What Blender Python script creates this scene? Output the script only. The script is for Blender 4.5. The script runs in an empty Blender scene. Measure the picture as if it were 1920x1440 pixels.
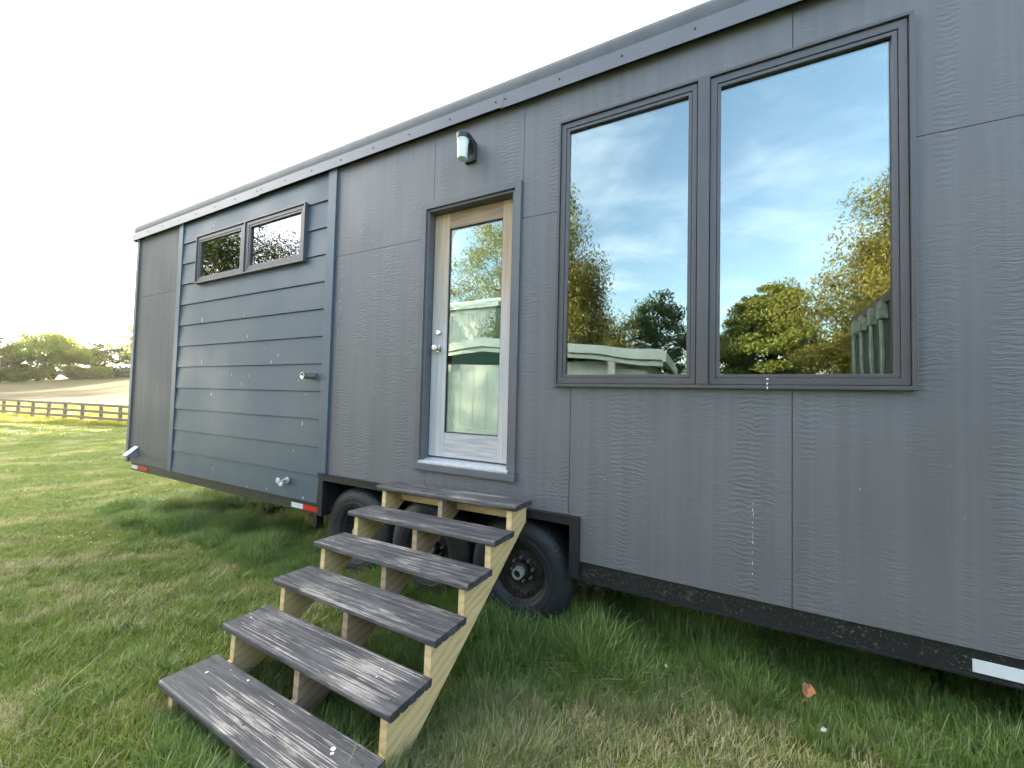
import bpy, math, random
import numpy as np
from mathutils import Matrix, Vector
scene = bpy.context.scene
C = scene.collection
R = math.radians

# ------------------------------------------------------------------ camera
cam = bpy.data.cameras.new('camera'); co = bpy.data.objects.new('camera', cam); C.objects.link(co)
cam.sensor_width = 36; cam.lens = 13.125; cam.clip_end = 5000; cam.clip_start = .05
rr = Vector((.89714407, .44108353, .02403829)); uu = Vector((-.00737126, -.03946154, .9991939)); ff = Vector((-.44167656, .89659808, .03215135))
m = Matrix((rr, uu, -ff)).transposed().to_4x4(); m.translation = Vector((0, -2.43896, 1.07548))
co.matrix_world = m
scene.camera = co

# ------------------------------------------------------------------ sky and sun
SUN_EL, SUN = R(8.5), Vector((-.77, .64, 0)).normalized()
SDIR = Vector((SUN.x*math.cos(SUN_EL), SUN.y*math.cos(SUN_EL), math.sin(SUN_EL)))
world = bpy.data.worlds.new('World'); scene.world = world; world.use_nodes = True
wt = world.node_tree; wn = wt.nodes; wl = wt.links; wn.clear()
def N(nt, t, **k):
    n = nt.nodes.new(t)
    for a, b in k.items():
        if a == 'ins':
            for i, v in b.items(): n.inputs[i].default_value = v
        else: setattr(n, a, b)
    return n
out = N(wt, 'ShaderNodeOutputWorld'); bg = N(wt, 'ShaderNodeBackground', ins={1: .12}); wl.new(bg.outputs[0], out.inputs[0])
sky = N(wt, 'ShaderNodeTexSky', sky_type='NISHITA', sun_disc=False, sun_elevation=SUN_EL,
        sun_rotation=math.atan2(SUN.x, SUN.y), air_density=1.0, dust_density=2.2, ozone_density=1.2)
tc = N(wt, 'ShaderNodeTexCoord')
# thin high cloud: noise on a flat layer high above the place
sep = N(wt, 'ShaderNodeSeparateXYZ'); wl.new(tc.outputs['Generated'], sep.inputs[0])
zc = N(wt, 'ShaderNodeMath', operation='MAXIMUM', ins={1: .0}); wl.new(sep.outputs[2], zc.inputs[0])
za = N(wt, 'ShaderNodeMath', operation='ADD', ins={1: .14}); wl.new(zc.outputs[0], za.inputs[0])
dv = N(wt, 'ShaderNodeVectorMath', operation='SCALE')
inv = N(wt, 'ShaderNodeMath', operation='DIVIDE', ins={0: 1.0}); wl.new(za.outputs[0], inv.inputs[1])
wl.new(tc.outputs['Generated'], dv.inputs[0]); wl.new(inv.outputs[0], dv.inputs['Scale'])
mp = N(wt, 'ShaderNodeMapping', ins={'Rotation': (0, 0, R(25)), 'Scale': (.7, 1.0, .0), 'Location': (3.1, .7, 0)}); wl.new(dv.outputs[0], mp.inputs[0])
n1 = N(wt, 'ShaderNodeTexNoise', ins={'Scale': 2.6, 'Detail': 12, 'Roughness': .62, 'Distortion': .25}); wl.new(mp.outputs[0], n1.inputs['Vector'])
cr = N(wt, 'ShaderNodeMapRange', interpolation_type='SMOOTHSTEP', ins={'From Min': .42, 'From Max': .78, 'To Min': 0, 'To Max': .42}); wl.new(n1.outputs[0], cr.inputs[0])
# the bright veil of cloud round the low sun
dt = N(wt, 'ShaderNodeVectorMath', operation='DOT_PRODUCT'); wl.new(tc.outputs['Generated'], dt.inputs[0]); dt.inputs[1].default_value = SDIR
veil = N(wt, 'ShaderNodeMapRange', interpolation_type='SMOOTHSTEP', ins={'From Min': -.15, 'From Max': .75, 'To Min': 0, 'To Max': 1}); wl.new(dt.outputs['Value'], veil.inputs[0])
cmx = N(wt, 'ShaderNodeMix', data_type='RGBA'); cmx.inputs[7].default_value = (3.6, 3.8, 4.2, 1)
wl.new(cr.outputs[0], cmx.inputs[0]); wl.new(sky.outputs[0], cmx.inputs[6])
vmx = N(wt, 'ShaderNodeMix', data_type='RGBA'); vmx.inputs[7].default_value = (6.6, 6.4, 6.1, 1)
wl.new(veil.outputs[0], vmx.inputs[0]); wl.new(cmx.outputs[2], vmx.inputs[6]); wl.new(vmx.outputs[2], bg.inputs[0])
sl = bpy.data.lights.new('sun', 'SUN'); sl.energy = 4.6; sl.angle = R(.6); sl.color = (1, .80, .52)
so = bpy.data.objects.new('sun', sl); C.objects.link(so); so.rotation_euler = SDIR.to_track_quat('Z', 'Y').to_euler()

scene.view_settings.view_transform = 'Standard'; scene.view_settings.look = 'None'
scene.view_settings.gamma = 1; scene.view_settings.use_curve_mapping = False
scene.view_settings.exposure = 3.55
scene.render.engine = 'CYCLES'
scene.cycles.max_bounces = 8; scene.cycles.transparent_max_bounces = 12

# ------------------------------------------------------------------ helpers
def mesh_np(name, v, f):
    v = np.asarray(v, np.float32); f = np.asarray(f, np.int32); k = f.shape[1]
    me = bpy.data.meshes.new(name)
    me.vertices.add(len(v)); me.vertices.foreach_set('co', v.ravel())
    me.loops.add(f.size); me.loops.foreach_set('vertex_index', f.ravel())
    me.polygons.add(len(f)); me.polygons.foreach_set('loop_start', np.arange(0, f.size, k, dtype=np.int32))
    me.update(calc_edges=True)
    return me
def link(o, parent=None):
    C.objects.link(o)
    if parent: o.parent = parent
    return o
class MB:
    """collects shapes of one object"""
    def __init__(s): s.v = []; s.f = []
    def add(s, vs, fs):
        n = len(s.v); s.v += [tuple(v) for v in vs]; s.f += [tuple(i+n for i in f) for f in fs]; return s
    def box(s, x0, x1, y0, y1, z0, z1):
        return s.add([(x0,y0,z0),(x1,y0,z0),(x1,y1,z0),(x0,y1,z0),(x0,y0,z1),(x1,y0,z1),(x1,y1,z1),(x0,y1,z1)],
              [(0,3,2,1),(4,5,6,7),(0,1,5,4),(1,2,6,5),(2,3,7,6),(3,0,4,7)])
    def cyl(s, p, q, r0, r1=None, n=12, caps=True):
        r1 = r0 if r1 is None else r1; p = Vector(p); q = Vector(q); d = (q-p).normalized()
        a = d.orthogonal().normalized(); b = d.cross(a); vs = []
        for c, r in ((p, r0), (q, r1)):
            for i in range(n):
                t = 2*math.pi*i/n; vs.append(c+a*r*math.cos(t)+b*r*math.sin(t))
        fs = [(i, (i+1)%n, n+(i+1)%n, n+i) for i in range(n)]
        if caps: fs += [tuple(range(n))[::-1], tuple(range(n, 2*n))]
        return s.add(vs, fs)
    def lathe(s, c, prof, n=48, axis='y'):
        """prof: (radius, offset along the axis)"""
        vs = []; k = len(prof); c = Vector(c)
        for i in range(n):
            t = 2*math.pi*i/n
            for r, o in prof:
                if axis == 'y': vs.append(c+Vector((r*math.cos(t), o, r*math.sin(t))))
                else: vs.append(c+Vector((r*math.cos(t), r*math.sin(t), o)))
        fs = [(i*k+j, ((i+1)%n)*k+j, ((i+1)%n)*k+j+1, i*k+j+1) for i in range(n) for j in range(k-1)]
        return s.add(vs, fs)
    def prism(s, poly, x0, x1):
        """poly in (y,z), extruded along x"""
        k = len(poly); vs = [(x0, y, z) for y, z in poly]+[(x1, y, z) for y, z in poly]
        return s.add(vs, [(i, (i+1)%k, k+(i+1)%k, k+i) for i in range(k)]+[tuple(range(k))[::-1], tuple(range(k, 2*k))])
    def slab(s, x0, x1, z0, z1, y0, y1, holes=()):
        """flat panel between y0 (front) and y1 with rectangular holes, no inner faces"""
        xs = sorted({x0, x1, *[min(max(h[i], x0), x1) for h in holes for i in (0, 1)]})
        zs = sorted({z0, z1, *[min(max(h[i], z0), z1) for h in holes for i in (2, 3)]})
        def solid(i, j):
            if i < 0 or j < 0 or i >= len(xs)-1 or j >= len(zs)-1: return False
            cx = (xs[i]+xs[i+1])/2; cz = (zs[j]+zs[j+1])/2
            return not any(h[0] < cx < h[1] and h[2] < cz < h[3] for h in holes)
        for i in range(len(xs)-1):
            for j in range(len(zs)-1):
                if not solid(i, j): continue
                a, b, c, d = xs[i], xs[i+1], zs[j], zs[j+1]
                s.add([(a,y0,c),(b,y0,c),(b,y0,d),(a,y0,d)], [(0,1,2,3)])
                s.add([(a,y1,c),(b,y1,c),(b,y1,d),(a,y1,d)], [(3,2,1,0)])
                if not solid(i-1, j): s.add([(a,y0,c),(a,y0,d),(a,y1,d),(a,y1,c)], [(0,1,2,3)])
                if not solid(i+1, j): s.add([(b,y0,c),(b,y1,c),(b,y1,d),(b,y0,d)], [(0,1,2,3)])
                if not solid(i, j-1): s.add([(a,y0,c),(a,y1,c),(b,y1,c),(b,y0,c)], [(0,1,2,3)])
                if not solid(i, j+1): s.add([(a,y0,d),(b,y0,d),(b,y1,d),(a,y1,d)], [(0,1,2,3)])
        return s
    def build(s, name, mat, parent=None, smooth=False, bevel=0, off=None, weld=True, kind=None, label=None):
        me = bpy.data.meshes.new(name); v = s.v
        if off: v = [(a-off[0], b-off[1], c-off[2]) for a, b, c in v]
        me.from_pydata(v, [], s.f); me.update()
        import bmesh
        bm = bmesh.new(); bm.from_mesh(me)
        if weld: bmesh.ops.remove_doubles(bm, verts=bm.verts, dist=1e-5)
        bmesh.ops.recalc_face_normals(bm, faces=bm.faces); bm.to_mesh(me); bm.free()
        if smooth:
            me.polygons.foreach_set('use_smooth', [True]*len(me.polygons))
            me.set_sharp_from_angle(angle=R(35))
        me.materials.append(mat)
        o = bpy.data.objects.new(name, me); link(o, parent)
        if off and not parent: o.location = off
        if bevel:
            b = o.modifiers.new('bevel', 'BEVEL'); b.width = bevel; b.segments = 2; b.limit_method = 'ANGLE'; b.angle_limit = R(40)
        if kind: o['kind'] = kind
        if label: o['label'] = label
        return o
def tag(o, label=None, cat=None, group=None, kind=None):
    if label: o['label'] = label
    if cat: o['category'] = cat
    if group: o['group'] = group
    if kind: o['kind'] = kind
    return o
def empty(name, loc=(0,0,0), rz=0):
    o = bpy.data.objects.new(name, None); C.objects.link(o); o.location = loc; o.rotation_euler[2] = rz; o.empty_display_size = .2
    return o

# ------------------------------------------------------------------ materials
def mat(name):
    mt = bpy.data.materials.new(name); mt.use_nodes = True; nt = mt.node_tree
    return mt, nt, nt.nodes['Principled BSDF'], nt.nodes['Material Output']
def lk(nt, a, b): nt.links.new(a, b)
def vec(nt, space='world', scale=(1,1,1), rot=(0,0,0)):
    if space == 'world': s = N(nt, 'ShaderNodeNewGeometry').outputs['Position']
    else: s = N(nt, 'ShaderNodeTexCoord').outputs['Object']
    mp = N(nt, 'ShaderNodeMapping', ins={'Scale': scale, 'Rotation': rot}); lk(nt, s, mp.inputs[0]); return mp.outputs[0]
def noise(nt, v, scale=1, detail=4, rough=.5, dist=0):
    n = N(nt, 'ShaderNodeTexNoise', ins={'Scale': scale, 'Detail': detail, 'Roughness': rough, 'Distortion': dist}); lk(nt, v, n.inputs['Vector']); return n.outputs[0]
def rng(nt, s, a, b, c=0, d=1, smooth=True):
    n = N(nt, 'ShaderNodeMapRange', ins={'From Min': a, 'From Max': b, 'To Min': c, 'To Max': d})
    if smooth: n.interpolation_type = 'SMOOTHSTEP'
    lk(nt, s, n.inputs[0]); return n.outputs[0]
def mix(nt, f, a, b):
    n = N(nt, 'ShaderNodeMix', data_type='RGBA')
    if isinstance(f, float): n.inputs[0].default_value = f
    else: lk(nt, f, n.inputs[0])
    for i, c in ((6, a), (7, b)):
        if isinstance(c, tuple): n.inputs[i].default_value = (*c, 1)
        else: lk(nt, c, n.inputs[i])
    return n.outputs[2]
def mth(nt, op, a, b=None):
    n = N(nt, 'ShaderNodeMath', operation=op)
    for i, x in ((0, a), (1, b)):
        if x is None: continue
        if isinstance(x, (int, float)): n.inputs[i].default_value = x
        else: lk(nt, x, n.inputs[i])
    return n.outputs[0]
def bump(nt, h, bs, strength=.3, dist=.01, prev=None):
    n = N(nt, 'ShaderNodeBump', ins={'Strength': strength, 'Distance': dist}); lk(nt, h, n.inputs['Height'])
    if prev is not None: lk(nt, prev, n.inputs['Normal'])
    lk(nt, n.outputs[0], bs.inputs['Normal']); return n.outputs[0]
def simple(name, col, rough=.5, metal=0, var=.15, scale=8, spec=.5, bmp=0, bscale=60):
    mt, nt, bs, o = mat(name); v = vec(nt)
    n = noise(nt, v, scale, 5, .6)
    f = rng(nt, n, .3, .7, 0, 1)
    lk(nt, mix(nt, f, tuple(c*(1-var) for c in col), tuple(min(1, c*(1+var)) for c in col)), bs.inputs['Base Color'])
    bs.inputs['Roughness'].default_value = rough; bs.inputs['Metallic'].default_value = metal; bs.inputs['Specular IOR Level'].default_value = spec
    if bmp: bump(nt, noise(nt, v, bscale, 3), bs, bmp, .003)
    return mt
M = {}
def siding(name, c0, c1, ripple=1.0, rough=.44, streak=.12, spec=.45):
    mt, nt, bs, o = mat(name)
    # wavy embossed cedar grain: short horizontal ripples gathered in upright bands
    wob = noise(nt, vec(nt, scale=(3, 1, 1.2)), 2.5, 3)
    g = N(nt, 'ShaderNodeNewGeometry').outputs['Position']
    s = N(nt, 'ShaderNodeSeparateXYZ'); lk(nt, g, s.inputs[0])
    cmb = N(nt, 'ShaderNodeCombineXYZ')
    lk(nt, mth(nt, 'MULTIPLY', s.outputs[0], 12.0), cmb.inputs[0])
    lk(nt, mth(nt, 'ADD', mth(nt, 'MULTIPLY', s.outputs[2], 74.0), mth(nt, 'MULTIPLY', wob, 5.0)), cmb.inputs[2])
    rp = noise(nt, cmb.outputs[0], 1.0, 3, .55)
    band = mth(nt, 'MULTIPLY', rng(nt, noise(nt, vec(nt, scale=(4.2, 1, .5)), 1.6, 2), .38, .60, .08, 1), rng(nt, noise(nt, vec(nt, scale=(1.5, 1, 1.1)), 1.9, 3), .35, .62, .12, 1))
    h1 = mth(nt, 'MULTIPLY', rng(nt, rp, .3, .7), band)
    # cathedral arches of a flat sawn board in narrow columns
    w = N(nt, 'ShaderNodeTexWave', wave_type='BANDS', bands_direction='Z', ins={'Scale': 11, 'Distortion': 7, 'Detail': 2, 'Detail Scale': .55, 'Detail Roughness': .6})
    lk(nt, vec(nt, scale=(2.3, 1, 1)), w.inputs[0])
    col = rng(nt, noise(nt, vec(nt, scale=(5.5, 1, .35)), 1.1, 1), .57, .64, 0, 1)
    h2 = mth(nt, 'MULTIPLY', w.outputs['Fac'], col)
    fine = noise(nt, vec(nt, scale=(60, 1, 160)), 1, 2)
    h = mth(nt, 'ADD', mth(nt, 'ADD', h1, mth(nt, 'MULTIPLY', h2, .55)), mth(nt, 'MULTIPLY', fine, .25))
    bump(nt, h, bs, .50*ripple, .004)
    st = noise(nt, vec(nt, scale=(14, 1, .35)), 1.5, 4, .6)
    bl = noise(nt, vec(nt), 1.3, 4)
    f = mth(nt, 'ADD', mth(nt, 'MULTIPLY', rng(nt, st, .3, .7), .6), mth(nt, 'MULTIPLY', rng(nt, bl, .3, .7), .4))
    base = mix(nt, f, c0, c1)
    dirt = mth(nt, 'MULTIPLY', rng(nt, s.outputs[2], .0, .55, 1, 0), rng(nt, noise(nt, vec(nt, scale=(3, 1, 1.5)), 2.5, 5, .65), .45, .75))
    base = mix(nt, mth(nt, 'MULTIPLY', dirt, .18), base, (.15, .135, .115))
    run = rng(nt, noise(nt, vec(nt, scale=(9, 1, .16)), 1.7, 3, .5), .60, .72)
    base = mix(nt, mth(nt, 'MULTIPLY', run, .14), base, tuple(c*.62 for c in c0))
    speck = rng(nt, noise(nt, vec(nt), 75, 1), .80, .86)
    lk(nt, mix(nt, mth(nt, 'MULTIPLY', speck, .6), base, (.3, .29, .27)), bs.inputs['Base Color'])
    lk(nt, rng(nt, bl, .3, .7, rough-.05, rough+.1), bs.inputs['Roughness']); bs.inputs['Specular IOR Level'].default_value = spec
    return mt
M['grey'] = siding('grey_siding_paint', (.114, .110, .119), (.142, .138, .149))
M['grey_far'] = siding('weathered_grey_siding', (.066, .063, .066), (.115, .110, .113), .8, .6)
M['blue'] = siding('slate_blue_paint', (.054, .077, .104), (.061, .085, .114), .10, .45)
M['trim_grey'] = simple('grey_trim_paint', (.105, .105, .118), .5, var=.08, scale=5, bmp=.1)
M['trim_blue'] = simple('blue_trim_paint', (.068, .093, .122), .45, var=.05, scale=5)
M['frame'] = simple('dark_window_cladding', (.078, .071, .078), .38, var=.06, scale=5)
M['frame_line'] = simple('black_gasket', (.012, .012, .012), .7)
M['metal_fascia'] = simple('grey_metal_flashing', (.135, .130, .146), .36, 0, .06, 3)
M['membrane'] = simple('grey_roof_membrane', (.080, .084, .092), .55, 0, .14, 6, bmp=.15, bscale=20)
M['screw'] = simple('screw_steel', (.02, .02, .02), .5)
M['sheath'] = simple('dark_sheathing', (.015, .015, .015), .9)
M['interior'] = simple('interior_lining', (.16, .15, .13), .8)
M['dark_metal'] = simple('black_lamp_paint', (.018, .019, .022), .4)
M['globe'] = simple('frosted_lamp_glass', (.72, .75, .74), .3, var=.03)
M['white'] = simple('white_reflector', (.62, .64, .65), .35, var=.04)
M['red'] = simple('red_reflector', (.55, .02, .02), .3, var=.06)
M['chrome'] = simple('polished_steel', (.62, .60, .56), .22, 1, .05)
M['steel'] = simple('dull_steel', (.34, .34, .32), .4, .5, .1)
M['cap'] = simple('zinc_hub_cap', (.55, .54, .50), .3, .5, .1)
M['valve'] = simple('white_valve_metal', (.55, .57, .57), .3, .4, .15, 40)
M['vent'] = simple('galvanised_vent', (.20, .23, .26), .4, .3)
M['threshold'] = simple('aluminium_threshold', (.50, .51, .54), .4, .3, .12, 20)
M['drop'] = simple('white_droppings', (.62, .63, .62), .8, var=.1)
def beam_mat(name, c, dirt, amt):
    mt, nt, bs, o = mat(name)
    d = rng(nt, noise(nt, vec(nt, scale=(1, 1, 1)), 22, 6, .75), .58, .66)
    d2 = rng(nt, noise(nt, vec(nt), 2.0, 3), .35, .65, .15, 1)
    f = mth(nt, 'MULTIPLY', mth(nt, 'MULTIPLY', d, d2), amt)
    lk(nt, mix(nt, f, c, dirt), bs.inputs['Base Color']); bs.inputs['Roughness'].default_value = .55
    bump(nt, noise(nt, vec(nt), 50, 4), bs, .3, .004); return mt
M['beam'] = beam_mat('black_steel_beam', (.010, .010, .011), (.09, .075, .05), .8)
M['beam_muddy'] = beam_mat('muddy_steel_beam', (.026, .024, .018), (.12, .10, .07), .8)
M['arch'] = beam_mat('black_wheel_arch', (.010, .011, .014), (.12, .10, .08), .35)
M['tyre'] = beam_mat('tyre_rubber', (.016, .018, .023), (.075, .072, .066), .7)
M['rim'] = beam_mat('dirty_black_rim', (.016, .015, .014), (.13, .11, .07), 1.0)
# door wood
mt, nt, bs, o = mat('weathered_door_wood')
sp = N(nt, 'ShaderNodeSeparateXYZ'); lk(nt, N(nt, 'ShaderNodeNewGeometry').outputs['Position'], sp.inputs[0])
w1 = noise(nt, vec(nt, scale=(40, 40, 2.0)), 1, 5, .6)
hgt = mth(nt, 'ADD', sp.outputs[2], mth(nt, 'MULTIPLY', noise(nt, vec(nt, scale=(6, 6, .6)), 1, 3), .9))
fresh = rng(nt, hgt, 1.9, 3.0, 0, 1)
ca = mix(nt, fresh, (.43, .40, .40), (.40, .27, .17)); cb = mix(nt, fresh, (.54, .51, .51), (.50, .36, .25))
lk(nt, mix(nt, rng(nt, w1, .3, .7), ca, cb), bs.inputs['Base Color']); bs.inputs['Roughness'].default_value = .7
bump(nt, w1, bs, .3, .002); M['door_v'] = mt
mt, nt, bs, o = mat('weathered_door_wood_cross')
sp = N(nt, 'ShaderNodeSeparateXYZ'); lk(nt, N(nt, 'ShaderNodeNewGeometry').outputs['Position'], sp.inputs[0])
w1 = noise(nt, vec(nt, scale=(3.0, 40, 40)), 1, 5, .6)
fresh = rng(nt, sp.outputs[2], 1.6, 2.5, 0, 1)
ca = mix(nt, fresh, (.34, .31, .32), (.25, .16, .10)); cb = mix(nt, fresh, (.52, .49, .49), (.38, .27, .18))
lk(nt, mix(nt, rng(nt, w1, .3, .7), ca, cb), bs.inputs['Base Color']); bs.inputs['Roughness'].default_value = .7
bump(nt, w1, bs, .4, .002); M['door_h'] = mt
# shade fabric
mt, nt, bs, o = mat('cellular_shade_fabric')
w1 = noise(nt, vec(nt, scale=(90, 1, 6)), 1, 3, .6)
lk(nt, mix(nt, rng(nt, w1, .3, .7), (.36, .42, .39), (.46, .52, .48)), bs.inputs['Base Color']); bs.inputs['Roughness'].default_value = .9
M['shade'] = mt
# coated glass
def glass(name, fac, tint, wav=.02, refl=(1,1,1)):
    mt, nt, bs, o = mat(name); nt.nodes.remove(bs)
    gl = N(nt, 'ShaderNodeBsdfGlossy', ins={'Roughness': 0.0}); gl.inputs[0].default_value = (*refl, 1)
    tr = N(nt, 'ShaderNodeBsdfTransparent'); tr.inputs[0].default_value = (*tint, 1)
    fr = N(nt, 'ShaderNodeFresnel', ins={'IOR': 1.5})
    f = mth(nt, 'MAXIMUM', fr.outputs[0], fac)
    f = mth(nt, 'MINIMUM', mth(nt, 'ADD', f, mth(nt, 'MULTIPLY', fr.outputs[0], .6)), 1.0)
    bp = N(nt, 'ShaderNodeBump', ins={'Strength': wav, 'Distance': .02}); lk(nt, noise(nt, vec(nt), 2.6, 1), bp.inputs['Height'])
    lk(nt, bp.outputs[0], gl.inputs['Normal'])
    ms = N(nt, 'ShaderNodeMixShader'); lk(nt, f, ms.inputs[0]); lk(nt, tr.outputs[0], ms.inputs[1]); lk(nt, gl.outputs[0], ms.inputs[2])
    lk(nt, ms.outputs[0], o.inputs[0]); return mt
M['glass'] = glass('coated_window_glass', .20, (.62, .70, .66), .055, (.93, .99, .97))
M['glass_small'] = glass('coated_small_window_glass', .20, (.55, .68, .62), .05, (.80, .80, .86))
M['glass_door'] = glass('door_glass', .20, (.80, .90, .86), .03, (.93, 1, .98))
# stairs
mt, nt, bs, o = mat('worn_charcoal_tread_paint')
tcd = N(nt, 'ShaderNodeTexCoord'); oi = N(nt, 'ShaderNodeObjectInfo')
av = N(nt, 'ShaderNodeVectorMath', operation='ADD'); cx = N(nt, 'ShaderNodeCombineXYZ')
lk(nt, mth(nt, 'MULTIPLY', oi.outputs['Random'], 30.0), cx.inputs[0]); lk(nt, mth(nt, 'MULTIPLY', oi.outputs['Random'], 17.0), cx.inputs[1])
lk(nt, tcd.outputs['Object'], av.inputs[0]); lk(nt, cx.outputs[0], av.inputs[1])
def vs_(scale):
    mp = N(nt, 'ShaderNodeMapping', ins={'Scale': scale}); lk(nt, av.outputs[0], mp.inputs[0]); return mp.outputs[0]
st = noise(nt, vs_((.9, 150, 150)), 1, 4, .65)
st2 = noise(nt, vs_((9, 60, 60)), 1, 5, .7)
big = rng(nt, noise(nt, vs_((2.0, 6, 6)), 1.2, 3), .38, .68)
sp = N(nt, 'ShaderNodeSeparateXYZ'); lk(nt, tcd.outputs['Object'], sp.inputs[0])
# walked-on middle and front edge
ex = mth(nt, 'MULTIPLY', rng(nt, sp.outputs[0], .0, .35, .2, 1), rng(nt, sp.outputs[0], 1.0, 1.22, 1, .35))
th = mth(nt, 'ADD', mth(nt, 'ADD', mth(nt, 'MULTIPLY', big, .16), mth(nt, 'MULTIPLY', ex, .10)), mth(nt, 'MULTIPLY', st2, .25))
wv = mth(nt, 'ADD', st, th)
worn = rng(nt, mth(nt, 'ADD', wv, mth(nt, 'MULTIPLY', oi.outputs['Random'], .05)), .865, .93, 0, .80)
geo = N(nt, 'ShaderNodeNewGeometry'); sn = N(nt, 'ShaderNodeSeparateXYZ'); lk(nt, geo.outputs['True Normal'], sn.inputs[0])
worn = mth(nt, 'MULTIPLY', worn, rng(nt, sn.outputs[2], -.2, .6, .08, 1))
gry = noise(nt, vs_((3, 30, 30)), 1, 5, .6)
pbase = mix(nt, rng(nt, gry, .35, .7), (.026, .027, .032), (.082, .079, .084))
wood = mix(nt, rng(nt, st2, .3, .7), (.24, .21, .18), (.42, .385, .34))
lk(nt, mix(nt, worn, pbase, wood), bs.inputs['Base Color']); bs.inputs['Roughness'].default_value = .6
bump(nt, mth(nt, 'ADD', st, mth(nt, 'MULTIPLY', worn, -.4)), bs, .6, .003); M['tread'] = mt
def pine(name, a, b, c):
    mt, nt, bs, o = mat(name)
    w = N(nt, 'ShaderNodeTexWave', wave_type='BANDS', bands_direction='Z', ins={'Scale': 7, 'Distortion': 5, 'Detail': 3, 'Detail Scale': .8})
    v = vec(nt, 'object', (4, .55, 1), (R(-30), 0, 0)); lk(nt, v, w.inputs[0])
    n = noise(nt, vec(nt, 'object', (30, 3, 30), (R(-30), 0, 0)), 1, 5, .6)
    f = mth(nt, 'ADD', mth(nt, 'MULTIPLY', w.outputs['Fac'], .45), mth(nt, 'MULTIPLY', n, .6))
    big = noise(nt, vec(nt, 'object'), 3, 3)
    lk(nt, mix(nt, rng(nt, f, .45, 1.05), mix(nt, rng(nt, big, .35, .65), a, b), c), bs.inputs['Base Color'])
    bs.inputs['Roughness'].default_value = .65; bump(nt, n, bs, .25, .002); return mt
M['pine'] = pine('yellow_pine', (.64, .455, .215), (.70, .51, .27), (.47, .31, .13))
M['pine_brown'] = pine('brown_pine', (.34, .24, .15), (.40, .29, .20), (.20, .13, .08))
# ground
def ground_mat():
    mt, nt, bs, o = mat('lawn_and_field_ground')
    g = N(nt, 'ShaderNodeNewGeometry').outputs['Position']; s = N(nt, 'ShaderNodeSeparateXYZ'); lk(nt, g, s.inputs[0])
    a = noise(nt, vec(nt), .8, 5, .6); b = noise(nt, vec(nt), 30, 4, .7); mow = noise(nt, vec(nt, scale=(.12, 1.4, 1), rot=(0, 0, R(-12))), 1, 2)
    green = mix(nt, rng(nt, a, .35, .68), (.070, .120, .026), (.150, .180, .050))
    green = mix(nt, rng(nt, mow, .45, .7, 0, .6), green, (.26, .27, .10))
    green = mix(nt, rng(nt, b, .35, .75, 0, .6), green, (.03, .05, .012))
    # ploughed stubble with faint rows running up the slope
    w = N(nt, 'ShaderNodeTexWave', wave_type='BANDS', bands_direction='X', ins={'Scale': .16, 'Distortion': 1.6, 'Detail': 3, 'Detail Scale': 1.5}); lk(nt, vec(nt, rot=(0, 0, R(62))), w.inputs[0])
    fn = noise(nt, vec(nt, scale=(.05, .12, 1), rot=(0, 0, R(20))), 1, 4)
    field = mix(nt, w.outputs['Fac'], (.054, .041, .018), (.078, .061, .028))
    field = mix(nt, rng(nt, fn, .48, .62, 0, .85), field, (.046, .062, .014))
    edge = mth(nt, 'ADD', s.outputs[0], mth(nt, 'MULTIPLY', noise(nt, vec(nt), .15, 3), 14.0))
    isf = rng(nt, edge, -62, -70, 0, 1)
    lk(nt, mix(nt, isf, green, field), bs.inputs['Base Color']); bs.inputs['Roughness'].default_value = .95; bs.inputs['Specular IOR Level'].default_value = .1
    bump(nt, b, bs, .5, .03); return mt
M['ground'] = ground_mat()
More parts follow.
